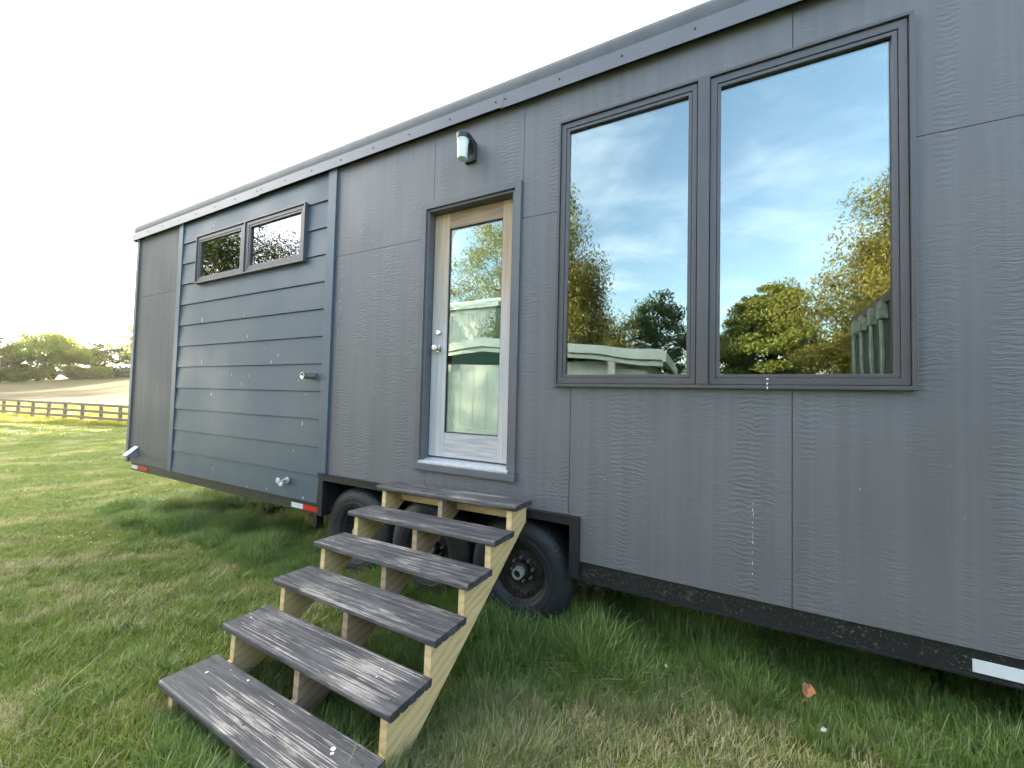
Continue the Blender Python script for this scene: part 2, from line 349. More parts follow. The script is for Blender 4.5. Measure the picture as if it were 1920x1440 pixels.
def blade_mat(name, g0, g1, s0, s1, straw_bias):
    mt, nt, bs, o = mat(name); nt.nodes.remove(bs)
    tone = N(nt, 'ShaderNodeAttribute', attribute_name='tone').outputs['Fac']
    g = N(nt, 'ShaderNodeNewGeometry').outputs['Position']
    ps = noise(nt, vec(nt, scale=(1, 1, 0)), .9, 4, .6); pm = noise(nt, vec(nt, scale=(1, 1, 0)), 4.5, 3)
    s = N(nt, 'ShaderNodeSeparateXYZ'); lk(nt, g, s.inputs[0])
    far = noise(nt, vec(nt, scale=(.12, 1.4, 0), rot=(0, 0, R(-12))), 1, 2)
    green = mix(nt, tone, g0, g1)
    # dry patch in front of the house
    dx = mth(nt, 'DIVIDE', mth(nt, 'SUBTRACT', s.outputs[0], -.10), .95); dy = mth(nt, 'DIVIDE', mth(nt, 'SUBTRACT', s.outputs[1], -1.05), .70)
    d = mth(nt, 'SQRT', mth(nt, 'ADD', mth(nt, 'MULTIPLY', dx, dx), mth(nt, 'MULTIPLY', dy, dy)))
    dry = rng(nt, mth(nt, 'ADD', d, mth(nt, 'MULTIPLY', mth(nt, 'SUBTRACT', pm, .5), 1.0)), .75, 1.25, .72, 0)
    f = mth(nt, 'ADD', mth(nt, 'MULTIPLY', rng(nt, ps, .44, .66), .75), mth(nt, 'MULTIPLY', rng(nt, pm, .42, .70), .30))
    f = mth(nt, 'MAXIMUM', mth(nt, 'ADD', f, straw_bias), dry)
    f = rng(nt, mth(nt, 'SUBTRACT', f, tone), -.25, .35, 0, 1)
    straw = mix(nt, tone, s0, s1)
    col = mix(nt, f, green, straw)
    df = N(nt, 'ShaderNodeBsdfPrincipled', ins={'Roughness': .36, 'Specular IOR Level': .5}); lk(nt, col, df.inputs['Base Color'])
    tl = N(nt, 'ShaderNodeBsdfTranslucent'); lk(nt, mix(nt, .35, col, (.22, .30, .03)), tl.inputs[0])
    ms = N(nt, 'ShaderNodeMixShader', ins={0: .3}); lk(nt, df.outputs[0], ms.inputs[1]); lk(nt, tl.outputs[0], ms.inputs[2]); lk(nt, ms.outputs[0], o.inputs[0])
    return mt
M['mown'] = blade_mat('mown_grass_blades', (.100, .160, .026), (.260, .300, .052), (.38, .32, .15), (.60, .52, .32), .0)
M['long'] = blade_mat('long_grass_blades', (.050, .115, .026), (.215, .310, .070), (.22, .20, .10), (.34, .30, .17), -.35)
M['meadow'] = blade_mat('sun_tinted_meadow_blades', (.26, .26, .04), (.42, .38, .06), (.5, .42, .10), (.6, .52, .15), -.2)  # glow of the low sun built into these yellow blade colours
def leaf_mat(name, a, b, trans, tcol):
    mt, nt, bs, o = mat(name); nt.nodes.remove(bs)
    tone = N(nt, 'ShaderNodeAttribute', attribute_name='tone').outputs['Fac']
    col = mix(nt, tone, a, b)
    df = N(nt, 'ShaderNodeBsdfPrincipled', ins={'Roughness': .55, 'Specular IOR Level': .3}); lk(nt, col, df.inputs['Base Color'])
    tl = N(nt, 'ShaderNodeBsdfTranslucent'); lk(nt, mix(nt, .5, col, tcol), tl.inputs[0])
    ms = N(nt, 'ShaderNodeMixShader', ins={0: trans}); lk(nt, df.outputs[0], ms.inputs[1]); lk(nt, tl.outputs[0], ms.inputs[2]); lk(nt, ms.outputs[0], o.inputs[0])
    return mt
M['leaf'] = leaf_mat('green_leaves', (.050, .085, .016), (.13, .18, .03), .5, (.42, .46, .03))
M['leaf_gold'] = leaf_mat('golden_green_leaves', (.065, .075, .014), (.175, .165, .036), .35, (.30, .26, .04))
M['leaf_olive'] = leaf_mat('olive_leaves', (.06, .085, .018), (.16, .19, .04), .35, (.30, .30, .05))
M['leaf_dark'] = leaf_mat('dark_leaves', (.025, .050, .018), (.060, .095, .030), .3, (.12, .18, .03))
M['bark'] = simple('bark', (.10, .075, .055), .9, var=.4, scale=12, bmp=.6, bscale=14)
M['fence_wood'] = simple('weathered_fence_wood', (.17, .125, .10), .8, var=.35, scale=9, bmp=.4, bscale=30)
M['white_wall'] = simple('white_painted_boards', (.40, .44, .41), .6, var=.05, scale=2)
M['white_metal'] = simple('white_metal_fascia', (.42, .48, .45), .4, var=.04, scale=2)
M['container_paint'] = simple('dark_green_container_paint', (.030, .060, .048), .5, var=.35, scale=4)
M['container_bar'] = simple('pale_green_locking_bars', (.15, .175, .15), .5, var=.3, scale=10)
M['rust'] = simple('rusty_frame', (.075, .050, .040), .7, var=.4, scale=9)
M['dead_leaf'] = simple('dead_leaf_brown', (.30, .13, .06), .7, var=.4, scale=60)
M['debris'] = simple('pale_dry_leaf', (.40, .37, .33), .7, var=.2, scale=60)

# ------------------------------------------------------------------ terrain
XB = [-150, -42, -28, -20, -12, -8, -3, -1, .3, 1.3, 3, 30]; ZB = [-1.1, -1.1, -1.1, -.98, -.84, -.76, -.62, -.575, -.50, -.43, -.38, -.38]
def gz(x, y):
    x = np.asarray(x, float); y = np.asarray(y, float)
    z = np.interp(x, XB, ZB)
    w = np.clip((x+14)/8, 0, 1)
    z = z + w*.105*np.clip(-y-.05, 0, 2.2)
    ridge = np.clip(1.5+(y-24)*.115, -1.0, 7.5)
    t = np.clip((-x-72)/78, 0, 1); t = t*t*(3-2*t)*.35+t*.65
    z = z*(1-t)+ridge*t
    z = z - np.clip((-x-165)/200, 0, 1)*6
    return z
rnd = np.random.RandomState(4)
def axis(lo, hi, c, fine, growth):
    a = [c]; s = fine
    while a[-1] < hi: a.append(a[-1]+s); s *= growth
    b = [c]; s = fine
    while b[-1] > lo: b.append(b[-1]-s); s *= growth
    return np.array(sorted(set(a+b)))
gx = axis(-700, 700, 0, .12, 1.045); gy = axis(-700, 700, 0, .12, 1.055)
GX, GY = np.meshgrid(gx, gy, indexing='ij')
GZ = gz(GX, GY)+.012*np.sin(GX*3.1+GY*1.7)*np.cos(GY*2.3-GX*.8)
ny = len(gy); idx = np.arange(len(gx)*ny).reshape(len(gx), ny)
f = np.stack([idx[:-1,:-1], idx[1:,:-1], idx[1:,1:], idx[:-1,1:]], -1).reshape(-1, 4)
me = mesh_np('ground', np.stack([GX, GY, GZ], -1).reshape(-1, 3), f); me.materials.append(M['ground'])
me.polygons.foreach_set('use_smooth', np.ones(len(f), bool))
tag(link(bpy.data.objects.new('ground', me)), kind='structure')

# ------------------------------------------------------------------ the house on wheels
H = empty('tiny_house', (0, 0, 0))
tag(H, 'long dark grey tiny house on wheels with slate blue clapboard bay and wooden door', 'tiny house')
SM_TOP = 2.99; ZT = 3.26; XL, XR = -7.41, 3.2; DEPTH = 2.55
DOOR = (-2.028, -1.205, .515, 2.612)
BIG = (-.862, .928, 1.155, 2.985)
SMALL = (-5.655, -3.567, 2.395, 2.982)
ARCH = (-3.222, -.676, -1, .292)
# sheathing behind the siding, other walls, floor, roof deck, interior
MB().slab(XL+.01, XR-.01, 0, ZT+.1, .014, .12, [DOOR, BIG, SMALL, ARCH]).build('sheathing', M['sheath'], H)
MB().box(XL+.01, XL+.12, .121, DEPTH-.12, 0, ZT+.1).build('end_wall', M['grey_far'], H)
MB().box(XR-.12, XR-.01, .121, DEPTH-.12, 0, ZT+.1).build('end_wall', M['grey'], H)
MB().box(XL+.01, XR-.01, DEPTH-.119, DEPTH, 0, ZT+.1).build('back_wall', M['grey'], H)
MB().box(XL+.02, -3.23, .13, DEPTH-.12, 0, .18).box(-.67, XR-.02, .13, DEPTH-.12, 0, .18).box(-3.229, -.671, .45, DEPTH-.12, .16, .30).build('floor_deck', M['interior'], H)
MB().box(XL+.121, XR-.121, .121, DEPTH-.121, ZT-.25, ZT-.20).build('ceiling', M['interior'], H)
MB().box(-3.1, -3.04, .121, DEPTH-.121, .301, ZT-.251).build('partition', M['interior'], H)
# wall panels of the grey part
def panel(x0, x1, z0, z1, mt, holes=(DOOR, BIG, ARCH), g=.0018):
    return MB().slab(x0+g, x1-g, z0+g, z1-g, 0, .0125, holes).build('wall_panel', mt, H)
ZS = 2.377
for x0, x1, z0, z1 in ((-3.135, -1.972, 0, ZS), (-1.972, -.757, 0, ZS), (-.757, .460, 0, ZS), (.460, 1.679, 0, ZS), (1.679, XR, 0, ZS),
                       (-3.135, -1.966, ZS, ZT), (-1.966, -1.148, ZS, ZT), (-1.148, .463, ZS, ZT), (.463, 1.682, ZS, ZT), (1.682, XR, ZS, ZT)):
    panel(x0, x1, z0, z1, M['grey'])
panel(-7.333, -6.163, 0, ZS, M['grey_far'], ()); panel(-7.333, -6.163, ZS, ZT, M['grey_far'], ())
MB().box(XL, -7.335, -.020, .0125, 0, ZT-.01).build('corner_trim', M['trim_grey'], H, bevel=.002)
MB().box(-6.160, -6.062, -.024, .0125, .002, ZT-.02).build('trim_board', M['trim_blue'], H, bevel=.002)
MB().box(-3.245, -3.132, -.026, .0125, .296, ZT-.02).build('trim_board', M['trim_blue'], H, bevel=.002)
# clapboards: each board tapers outwards to its lower edge
LH = .2695
for k in range(12):
    z0 = k*LH; z1 = z0+LH-.0050
    if k == 11: z1 = ZT-.01
    for a0, a1 in (((-6.060, SMALL[0]), (SMALL[1], -3.2465)) if z0 > SMALL[2] and z1 < SMALL[3] else ((-6.060, -3.2465),)):
        b = MB(); b.slab(a0, a1, z0, z1, 0, .0125, [SMALL, (-3.2465, -3, -1, .3)])
        b.v = [(x, (-.0160+.0130*(z-z0)/LH) if y < .005 else y, z) for x, y, z in b.v]
        b.build('clapboard', M['blue'], H)
# roof edge: membrane rolled over, metal strip with screws under it
prof = [(-.030,3.330),(-.038,3.37),(-.038,3.415),(-.030,3.446),(-.012,3.466),(.02,3.482),(.08,3.494),(.3,3.503),(DEPTH+.05,3.505),(DEPTH+.05,3.30),(.02,3.30),(-.020,3.30),(-.020,3.330)]
MB().prism(prof, -7.47, XR+.05).build('roof', M['membrane'], H, smooth=True)
MB().box(-7.44, XR+.02, -.018, .013, 3.262, 3.299).build('fascia_backing', M['sheath'], H)
js = [-7.485, -4.365, -1.332, 1.715, XR+.06]
for i in range(4):
    x0, x1 = js[i], js[i+1]; dz = (0, .006, -.002, .003)[i]; dy = (0, -.0025, 0, -.0025)[i]
    st = MB().box(x0+.0, x1+(.02 if i % 2 else -.0), -.0445+dy, -.0415+dy, 3.232+dz, 3.338).box(x0, x1, -.049+dy, -.0448+dy, 3.229+dz, 3.2335+dz).build('fascia_strip', M['metal_fascia'], H)
    n = max(2, int(round((x1-x0-.09)/.43)))
    for j in range(n+1):
        x = x0+.04+(x1-x0-.08)*j/n
        MB().cyl((x, -.0445+dy, 3.291), (x, -.0495+dy, 3.291), .0075, .005, 8).build('screw', M['screw'], st)
MB().box(-7.500, -7.486, -.045, .15, 3.225, 3.338).build('fascia_end_cap', M['metal_fascia'], H)

# windows
def frame(x0, x1, z0, z1, w, y0, y1, mt, name, parent, bevel=.0015, wz=None):
    wz = w if wz is None else wz
    return MB().slab(x0, x1, z0, z1, y0, y1, [(x0+w, x1-w, z0+wz, z1-wz)]).build(name, mt, parent, bevel=bevel)
def window(outer, sashes, yf, gl, mull, tw=.018, sw=.058):
    x0, x1, z0, z1 = outer
    holes = [(s[0]-.003, s[1]+.003, s[2]-.003, s[3]+.003) for s in sashes]
    w = MB().slab(x0, x1, z0, z1, yf, .10, holes).build('window', M['frame'], H, bevel=.002)
    if mull: MB().box(mull[0]+.004, mull[1]-.004, yf-.004, yf-.0005, z0+.025, z1-.02).build('mullion', M['frame'], w, bevel=.001)
    for s, g in sashes.items():
        sb = MB().slab(s[0], s[1], s[2], s[3], yf+.012, .09, [(g[0]-.022, g[1]+.022, g[2]-.022, g[3]+.022)]).build('sash', M['frame'], w, bevel=.002)
        MB().slab(g[0]-.020, g[1]+.020, g[2]-.020, g[3]+.020, yf+.017, .088, [g]).build('glazing_bead', M['frame'], w, bevel=.0015)
        MB().slab(g[0]-.0205, g[1]+.0205, g[2]-.0205, g[3]+.0205, yf+.034, .06, [(g[0]+.003, g[1]-.003, g[2]+.003, g[3]-.003)]).build('gasket', M['frame_line'], w) if False else None
        MB().box(g[0]-.01, g[1]+.01, yf+.036, yf+.042, g[2]-.01, g[3]+.01).build('pane', gl, w)
        MB().slab(s[0]-.0028, s[1]+.0028, s[2]-.0028, s[3]+.0028, yf+.03, .095, [(s[0]+.001, s[1]-.001, s[2]+.001, s[3]-.001)]).build('gasket', M['frame_line'], w)
    # reveal lining inside the wall
    MB().slab(x0+.012, x1-.012, z0+.012, z1-.012, .1005, .20, [(x0+.03, x1-.03, z0+.03, z1-.03)]).build('reveal', M['interior'], w)
    return w
window((-.873, .938, 1.147, 2.996), {(-.851, -.003, 1.170, 2.974): (-.795, -.051, 1.229, 2.916), (.066, .916, 1.170, 2.974): (.121, .861, 1.227, 2.911)}, -.030, M['glass'], (0, .063))
window((-5.667, -3.558, 2.386, 2.992), {(-5.645, -4.628, 2.405, 2.972): (-5.583, -4.711, 2.466, 2.908), (-4.598, -3.580, 2.405, 2.972): (-4.521, -3.641, 2.470, 2.912)}, -.048, M['glass_small'], None)

# door with its casing
dc = MB().slab(-2.078, -1.156, .517, 2.662, -.020, .0125, [(-2.027, -1.207, .4, 2.612)]).build('door_casing', M['trim_grey'], H, bevel=.0015)
MB().slab(-2.0265, -1.2075, .517, 2.6115, -.004, .16, [(-2.005, -1.230, .4, 2.592)]).build('jamb', M['trim_grey'], dc, bevel=.001)
MB().box(-2.085, -1.150, -.032, .0125, .463, .5145).build('apron_board', M['trim_grey'], dc, bevel=.003)
MB().prism([(-.030,.516),(-.030,.532),(.07,.550),(.13,.560),(.13,.516)], -2.025, -1.209).build('threshold', M['threshold'], dc, bevel=.0015)
MB().slab(-2.0, -1.234, .562, 2.59, .118, .14, [(-1.93, -1.30, .65, 2.5)]).build('door_stop', M['sheath'], dc)
DY = .072
door = MB().box(-1.999, -1.8515, DY, DY+.045, .566, 2.588).build('door', M['door_v'], H, bevel=.0015)
MB().box(-1.3475, -1.236, DY, DY+.045, .566, 2.588).build('stile', M['door_v'], door, bevel=.0015)
MB().box(-1.851, -1.348, DY+.001, DY+.044, 2.456, 2.588).build('rail', M['door_h'], door, bevel=.0015)
MB().box(-1.851, -1.348, DY+.001, DY+.044, .566, .762).build('rail', M['door_h'], door, bevel=.0015)
MB().slab(-1.851, -1.348, .762, 2.456, DY+.012, DY+.038, [(-1.843, -1.356, .770, 2.448)]).build('glazing_bead', M['dark_metal'], door)
MB().box(-1.845, -1.354, DY+.018, DY+.024, .768, 2.450).build('pane', M['glass_door'], door)
MB().box(-1.826, -1.358, DY+.055, DY+.060, .80, 1.455).build('shade', M['shade'], door)
MB().box(-1.838, -1.350, DY+.062, DY+.067, 1.484, 2.448).build('shade', M['shade'], door)
for z_ in (1.4555, .772): MB().box(-1.832, -1.352, DY+.048, DY+.066, z_, z_+.028).build('shade_rail', M['white_wall'], door, bevel=.003)
kx = -1.925
MB().lathe((kx, DY, 1.452), [(.0, -.006), (.030, -.006), (.032, 0)], 24).lathe((kx, DY, 1.452), [(.012, -.006), (.012, -.028), (.026, -.034), (.030, -.050), (.026, -.064), (.012, -.070), (0, -.070)], 24).build('knob', M['chrome'], door, smooth=True)
MB().lathe((kx, DY, 1.59), [(0, -.022), (.019, -.022), (.027, -.012), (.029, 0)], 24).build('deadbolt', M['chrome'], door, smooth=True)

# wall lamp above the door
lp = MB().prism([(0,2.905),(-.028,2.905),(-.034,2.955),(-.058,3.005),(-.09,3.022),(-.13,3.022),(-.13,3.062),(-.09,3.066),(-.04,3.060),(0,3.055)], -1.655, -1.555).build('wall_lamp', M['dark_metal'], H, bevel=.006)
MB().lathe((-1.605, -.130, 0), [(0, 3.066), (.035, 3.064), (.050, 3.052), (.051, 3.012), (0, 3.012)], 32, 'z').build('lamp_cap', M['dark_metal'], lp, smooth=True)
MB().lathe((-1.605, -.130, 0), [(0, 3.0115), (.047, 3.0115), (.047, 3.000), (.043, 2.998), (.037, 2.872), (.034, 2.866), (0, 2.866)], 32, 'z').build('lamp_globe', M['globe'], lp, smooth=True)
# exhaust, spigot, vent
ex = MB().lathe((-3.36, 0, 1.222), [(.027, -.0215), (.027, -.125), (.024, -.125), (.024, -.0215)], 24).build('exhaust_pipe', M['steel'], H, smooth=True)
MB().lathe((-3.36, 0, 1.222), [(.028, -.118), (.031, -.140), (.027, -.140), (.005, -.110)], 24).build('pipe_tip', M['chrome'], ex, smooth=True)
b = MB()
for i in range(5):
    for a in range(8):
        t = a*math.pi/4; x = -3.36+.0272*math.cos(t); z = 1.222+.0272*math.sin(t); y = -.035-.017*i
        b.box(x-.004, x+.004, y-.0035, y+.0035, z-.004, z+.004)
b.build('pipe_hole', M['screw'], ex, kind='stuff')
MB().box(-3.40, -3.32, -.024, -.019, 1.185, 1.255).build('pipe_flange', M['blue'], ex, bevel=.002)
sp = MB().cyl((-3.70, -.018, .172), (-3.70, -.075, .172), .014, n=14).cyl((-3.70, -.055, .172), (-3.70, -.085, .125), .012, .015, 14).cyl((-3.70, -.0185, .172), (-3.70, -.024, .172), .034, n=20).build('spigot', M['valve'], H, smooth=True)
MB().cyl((-3.70, -.075, .172), (-3.70, -.115, .186), .007, n=8).lathe((-3.70, -.115, .186), [(0, -.006), (.026, -.006), (.030, 0), (.026, .006), (0, .006)], 8).build('valve_handle', M['valve'], sp)
MB().cyl((-3.735, -.05, .150), (-3.665, -.06, .196), .011, n=10).cyl((-3.74, -.05, .150), (-3.765, -.055, .13), .017, n=10).build('valve_arm', M['valve'], sp)
v = MB()
v.add([(-7.185,-.0,.235),(-7.055,-.0,.235),(-7.055,-.125,.118),(-7.185,-.125,.118),(-7.185,-.125,.100),(-7.055,-.125,.100),(-7.055,0,.100),(-7.185,0,.100)],
      [(0,1,2,3),(3,2,5,4),(0,3,4,7),(1,6,5,2)]).build('vent_hood', M['vent'], H)
# steel beam under the siding, wheel arch, tape
MB().box(-7.29, -3.232, .012, .11, -.100, -.0015).box(-7.29, -3.232, -.004, .012, -.104, -.094).build('frame_beam', M['beam_muddy'], H)
MB().box(-.673, XR-.02, .012, .11, -.118, -.0015).box(-.673, XR-.02, -.006, .012, -.122, -.112).build('frame_beam', M['beam'], H)
MB().slab(-3.221, -.677, -.105, .290, -.028, .05, [(-3.158, -.742, -.2, .232)]).build('wheel_arch', M['arch'], H, bevel=.003)
MB().slab(-3.225, -.673, .286, .293, -.036, -.0285).build('arch_lip', M['arch'], H)
MB().box(-3.215, -.683, .052, .45, .236, .287).box(-3.215, -3.16, .052, .45, -.10, .235).box(-.74, -.683, .052, .45, -.10, .235).box(-3.215, -.683, .451, .47, -.3, .287).build('wheel_well', M['sheath'], H)
def tape(parts):
    for x0, x1, z0, z1, mt, nm, lab in parts:
        MB().box(x0, x1, .0065, .0118, z0, z1).build('reflective_tape', M[mt], H, label=lab)
tape([(-7.27, -7.085, -.088, -.040, 'white', '', 'white reflective tape'), (-7.084, -6.80, -.088, -.040, 'red', '', 'red reflective tape'),
      (-3.658, -3.478, -.092, -.045, 'white', '', 'white reflective tape'), (-3.477, -3.238, -.092, -.045, 'red', '', 'red reflective tape'),
      (1.117, 1.42, -.101, -.046, 'white', '', 'white reflective tape')])
# chassis under the floor
b = MB().box(XL+.2, XR-.2, .50, .56, -.16, -.01).box(XL+.2, XR-.2, 1.95, 2.01, -.16, -.01).box(XL+.05, XR-.05, DEPTH-.12, DEPTH, -.12, -.001)
for x in (-7.2, -6.2, -5.2, -4.2, -3.35, -.55, .5, 1.6, 2.8): b.box(x, x+.06, .115, DEPTH-.125, -.1, -.015)
for x in (-2.78, -1.96, -1.146): b.cyl((x, .2, -.205), (x, DEPTH-.2, -.205), .04, n=12)
b.box(-3.345, -3.29, .02, .1, -.24, -.106).box(-4.0, -3.9, .05, .2, -.15, -.105)
b.build('chassis', M['beam'], H)
# wheels
def wheel(x, first=None):
    if first is not None:
        w = first.copy(); link(w, H); w.location = (x, 0, -.205)
        for ch in first.children:
            c = ch.copy(); link(c, w)
        return w
    w = MB().lathe((0,0,0), [(.208,.050),(.214,.058),(.205,.066),(.188,.082),(.180,.130),(.168,.158),(.150,.166),(.098,.162),(.080,.150),(0,.150)], 40)
    w = w.build('wheel', M['rim'], H, smooth=True); w.location = (x, 0, -.205)
    prof = [(.205,.060),(.216,.044),(.240,.034),(.262,.031),(.265,.027),(.270,.027),(.273,.030),(.300,.026),(.325,.026),(.352,.034),(.374,.048),(.388,.062),(.397,.078),(.401,.12),(.402,.16),(.401,.20),(.397,.232),(.386,.255),(.35,.268),(.25,.265),(.205,.25)]
    b = MB().lathe((0,0,0), prof, 192); k = len(prof); vv = []
    for i, (a, c, d) in enumerate(b.v):
        s, j = divmod(i, k); f = 1.0
        if j in (10, 11, 12) and s % 3 == 0: f = .994
        if j == 4 and s % 3: f = 1.0
        vv.append((a*f, c+(.0025 if j in (9, 10, 11) and s % 3 == 0 else 0), d*f))
    b.v = vv
    b.build('tyre', M['tyre'], w, smooth=True)
    MB().lathe((0,0,0), [(.062,.150),(.060,.098),(.048,.090),(0,.090)], 32).build('hub', M['rim'], w, smooth=True)
    MB().lathe((0,0,0), [(.042,.090),(.042,.044),(.038,.036),(.028,.036),(.026,.052),(0,.052)], 28).build('hub_cap', M['cap'], w, smooth=True)
    MB().cyl((0, .049, 0), (0, .053, 0), .0265, n=20).build('cap_center', M['rim'], w)
    for a in range(8):
        t = a*math.pi/4+.15; p = (.084*math.cos(t), .150, .084*math.sin(t))
        MB().cyl(p, (p[0], .118, p[2]), .0115, .0085, 8).build('lug_nut', M['steel'], w)
    b = MB(); rq = random.Random(3)
    for i in range(420):
        t = rq.gauss(-1.5, .55); rad = rq.uniform(.10, .20); x = rad*math.cos(t); z = rad*math.sin(t); y = rq.uniform(.07, .15); a = rq.uniform(0, 6.28); l = rq.uniform(.015, .05)
        b.add([(x, y, z), (x+.002, y, z+.002), (x+l*math.cos(a), y-rq.uniform(0, .02), z+l*math.sin(a))], [(0, 1, 2)])
    b.build('dry_grass_clump', M['clipping'], w, kind='stuff', weld=False)
    return w
M['clipping'] = simple('dry_grass_clippings', (.12, .10, .06), .8, var=.4, scale=90)
w0 = wheel(-1.146); wheel(-1.962, w0); wheel(-2.778, w0)
# bird droppings and dust flecks on the house
rn = random.Random(5)
def blot(b, x, z, y, w, h, n=9):
    pts = [(x+w*math.cos(2*math.pi*i/n)*rn.uniform(.6, 1.2), y, z+h*math.sin(2*math.pi*i/n)*rn.uniform(.7, 1.2)) for i in range(n)]
    b.add([(x, y-.0015, z)]+pts, [(0, 1+i, 1+(i+1) % n) for i in range(n)])
b = MB()
for x, z, w, h in ((-5.46,1.40,.006,.030),(-3.95,1.45,.005,.02),(-4.06,1.38,.005,.028),(-5.06,1.25,.003,.02),(-4.81,1.24,.004,.025),(-4.46,1.23,.003,.025),(-4.59,1.14,.004,.026),(-5.22,1.01,.006,.02),
      (-3.52,.75,.006,.022),(-3.64,.47,.006,.006),(-5.1,.13,.003,.03),(-4.04,.04,.009,.008),(-3.45,.03,.010,.010),(-4.52,1.67,.004,.022),(-3.49,1.04,.005,.006),(-4.39,.02,.007,.007),(-5.5,1.93,.009,.035),
      (-4.6,1.91,.004,.016),(-5.96,3.04,.004,.03),(-5.35,3.09,.006,.008),(-5.88,2.54,.003,.02),(-4.2,1.52,.003,.012),(-3.6,1.18,.003,.015)):
    k = min(11, int(z/LH)); blot(b, x, z, -.0160+.0130*(z-k*LH)/LH-.001, w, h)
for x, z, w, h in ((.345,1.200,.006,.006),(.345,1.175,.004,.008),(.345,1.153,.004,.008)): blot(b, x, z, -.033, w, h)
z = .52
while z > .10:
    hh = rn.uniform(.003, .022); blot(b, .285+rn.uniform(-.002, .002), z, -.001, rn.uniform(.0008, .0018), hh, 6); z -= hh+rn.uniform(.012, .05)
for i in range(6): blot(b, -3.04+rn.uniform(-.004, .004), 2.35-.1*i+rn.uniform(-.03, .03), -.001, .0018, rn.uniform(.006, .02), 6)
for i in range(16): blot(b, rn.uniform(-2.0, 1.4), rn.uniform(.05, .9), -.001, rn.uniform(.001, .0025), rn.uniform(.001, .003), 6)
b.build('bird_dropping', M['drop'], H, kind='stuff', weld=False)
b = MB()
for i in range(900):
    x = rn.uniform(-.67, 2.2) if i % 3 else rn.uniform(-5.2, -3.3); z = rn.uniform(-.11, -.01) if i % 3 else rn.uniform(-.09, -.02)
    t = rn.uniform(0, 3.14); l = rn.uniform(.002, .010); w = .0012; dx, dz = math.cos(t), math.sin(t)
    b.add([(x-dx*l, .0105, z-dz*l), (x-dz*w, .009, z+dx*w), (x+dx*l, .0108, z+dz*l), (x+dz*w, .0112, z-dx*w)], [(0,1,2,3)])
b.build('grass_clippings', M['clipping'], H, kind='stuff', weld=False)

# ------------------------------------------------------------------ stairs
ST = empty('wooden_stairs'); tag(ST, 'open wooden stairs of six worn charcoal treads on yellow pine stringers below the door', 'stairs')
a_, p_, r_ = -.0355, -.06, -.0254
Ms = Matrix.Rotation(a_, 4, 'Z') @ Matrix.Rotation(p_, 4, 'X') @ Matrix.Rotation(r_, 4, 'Y')
ST.matrix_world = Matrix.Translation((-2.2249, -.02, .3395)) @ Ms
scr = None
SW, SD, RUN, RISE, TT = 1.227, .2412, .24775, .14728, .034
for i in range(6):
    # one grooved plank: rounded nosing, shallow grooves on top, deep flutes below
    top = []; 
    for k in range(5):
        yy = -SD+.046+k*.041
        top += [(yy-.0022, 0), (yy, -.0022), (yy+.0022, 0)]
    bot = []
    for k in range(4):
        yy = -.034-.047*k
        bot += [(yy, -TT), (yy-.003, -TT+.009), (yy-.010, -TT+.009), (yy-.013, -TT)]
    prof = [(-SD, -.010), (-SD+.003, -.003), (-SD+.010, 0)]+top+[(-.004, 0), (0, -.004), (0, -TT+.003), (-.003, -TT)]+bot+[(-SD+.008, -TT), (-SD, -TT+.008)]
    b = MB(); k = len(prof); nseg = 26; dx0 = (0, .0, -.003, .002, 0, -.004)[i]; vs = []
    sag = rn.uniform(-.002, .002)
    for s in range(nseg+1):
        x = dx0+SW*s/nseg
        for q, (y, z) in enumerate(prof):
            e = .0012 if 0 < s < nseg else .003
            jx = rn.uniform(-.002, .002) if s in (0, nseg) else 0
            vs.append((x+jx, y+rn.uniform(-e, e)*(.5 if q < 3 or q > k-3 else .1), z+rn.uniform(-1, 1)*.0006+sag*math.sin(math.pi*s/nseg)))
    fs = [(s*k+q, s*k+(q+1) % k, (s+1)*k+(q+1) % k, (s+1)*k+q) for s in range(nseg) for q in range(k)]+[tuple(range(k))[::-1], tuple(range(nseg*k, nseg*k+k))]
    b.add(vs, fs)
    o = b.build('tread', M['tread'], ST)
    o.location = (0, -i*RUN, -i*RISE)
    for x in (.059, .611, SW-.059):
        for y in (-.055, -.185):
            if scr is None: scr = c = MB().cyl((0, 0, -.003), (0, 0, .0008), .0045, n=8).build('screw', M['screw'], None)
            else: c = scr.copy(); C.objects.link(c)
            c.parent = o; c.location = (x+rn.uniform(-.006, .006), y+rn.uniform(-.008, .008), 0)
    if i in (2, 4, 5):
        d = MB()
        for (x, y, s_) in {2: [(.08, -.16, .004)], 4: [(1.0, -.07, .005), (1.02, -.12, .004), (.06, -.13, .005)], 5: [(1.02, -.07, .012), (1.035, -.085, .007), (.12, -.10, .007), (.35, -.03, .007), (.20, -.035, .004)]}[i]:
            pts = [(x+s_*math.cos(t*.9)*rn.uniform(.6, 1.4), y+s_*math.sin(t*.9)*rn.uniform(.6, 1.4), .0015) for t in range(7)]
            d.add([(x, y, .003)]+pts, [(0, 1+t, 1+(t+1) % 7) for t in range(7)])
        d.build('dropping', M['drop'], o, kind='stuff', weld=False)
poly = [(0, -TT-.0005)]
for i in range(6):
    yf = -SD+.030-i*RUN
    poly += [(yf, -i*RISE-TT-.0005), (yf, -(i+1)*RISE-TT-.0005 if i < 5 else -5*RISE-TT-.17)]
poly += [(-1.22, -.15+.575*-1.22-.10), (0, -.15)]
for x, mt, lab in ((.040, 'pine', None), (.592, 'pine_brown', 'browner middle stringer'), (SW-.078, 'pine', None)):
    MB().prism(poly, x, x+.038).build('stringer', M[mt], ST, bevel=.002, label=lab)
for x0, x1 in ((.0785, .5915), (.6305, SW-.0785)):
    MB().box(x0, x1, -.040, -.004, -.135, -TT-.001).build('header_board', M['pine'], ST, bevel=.002)

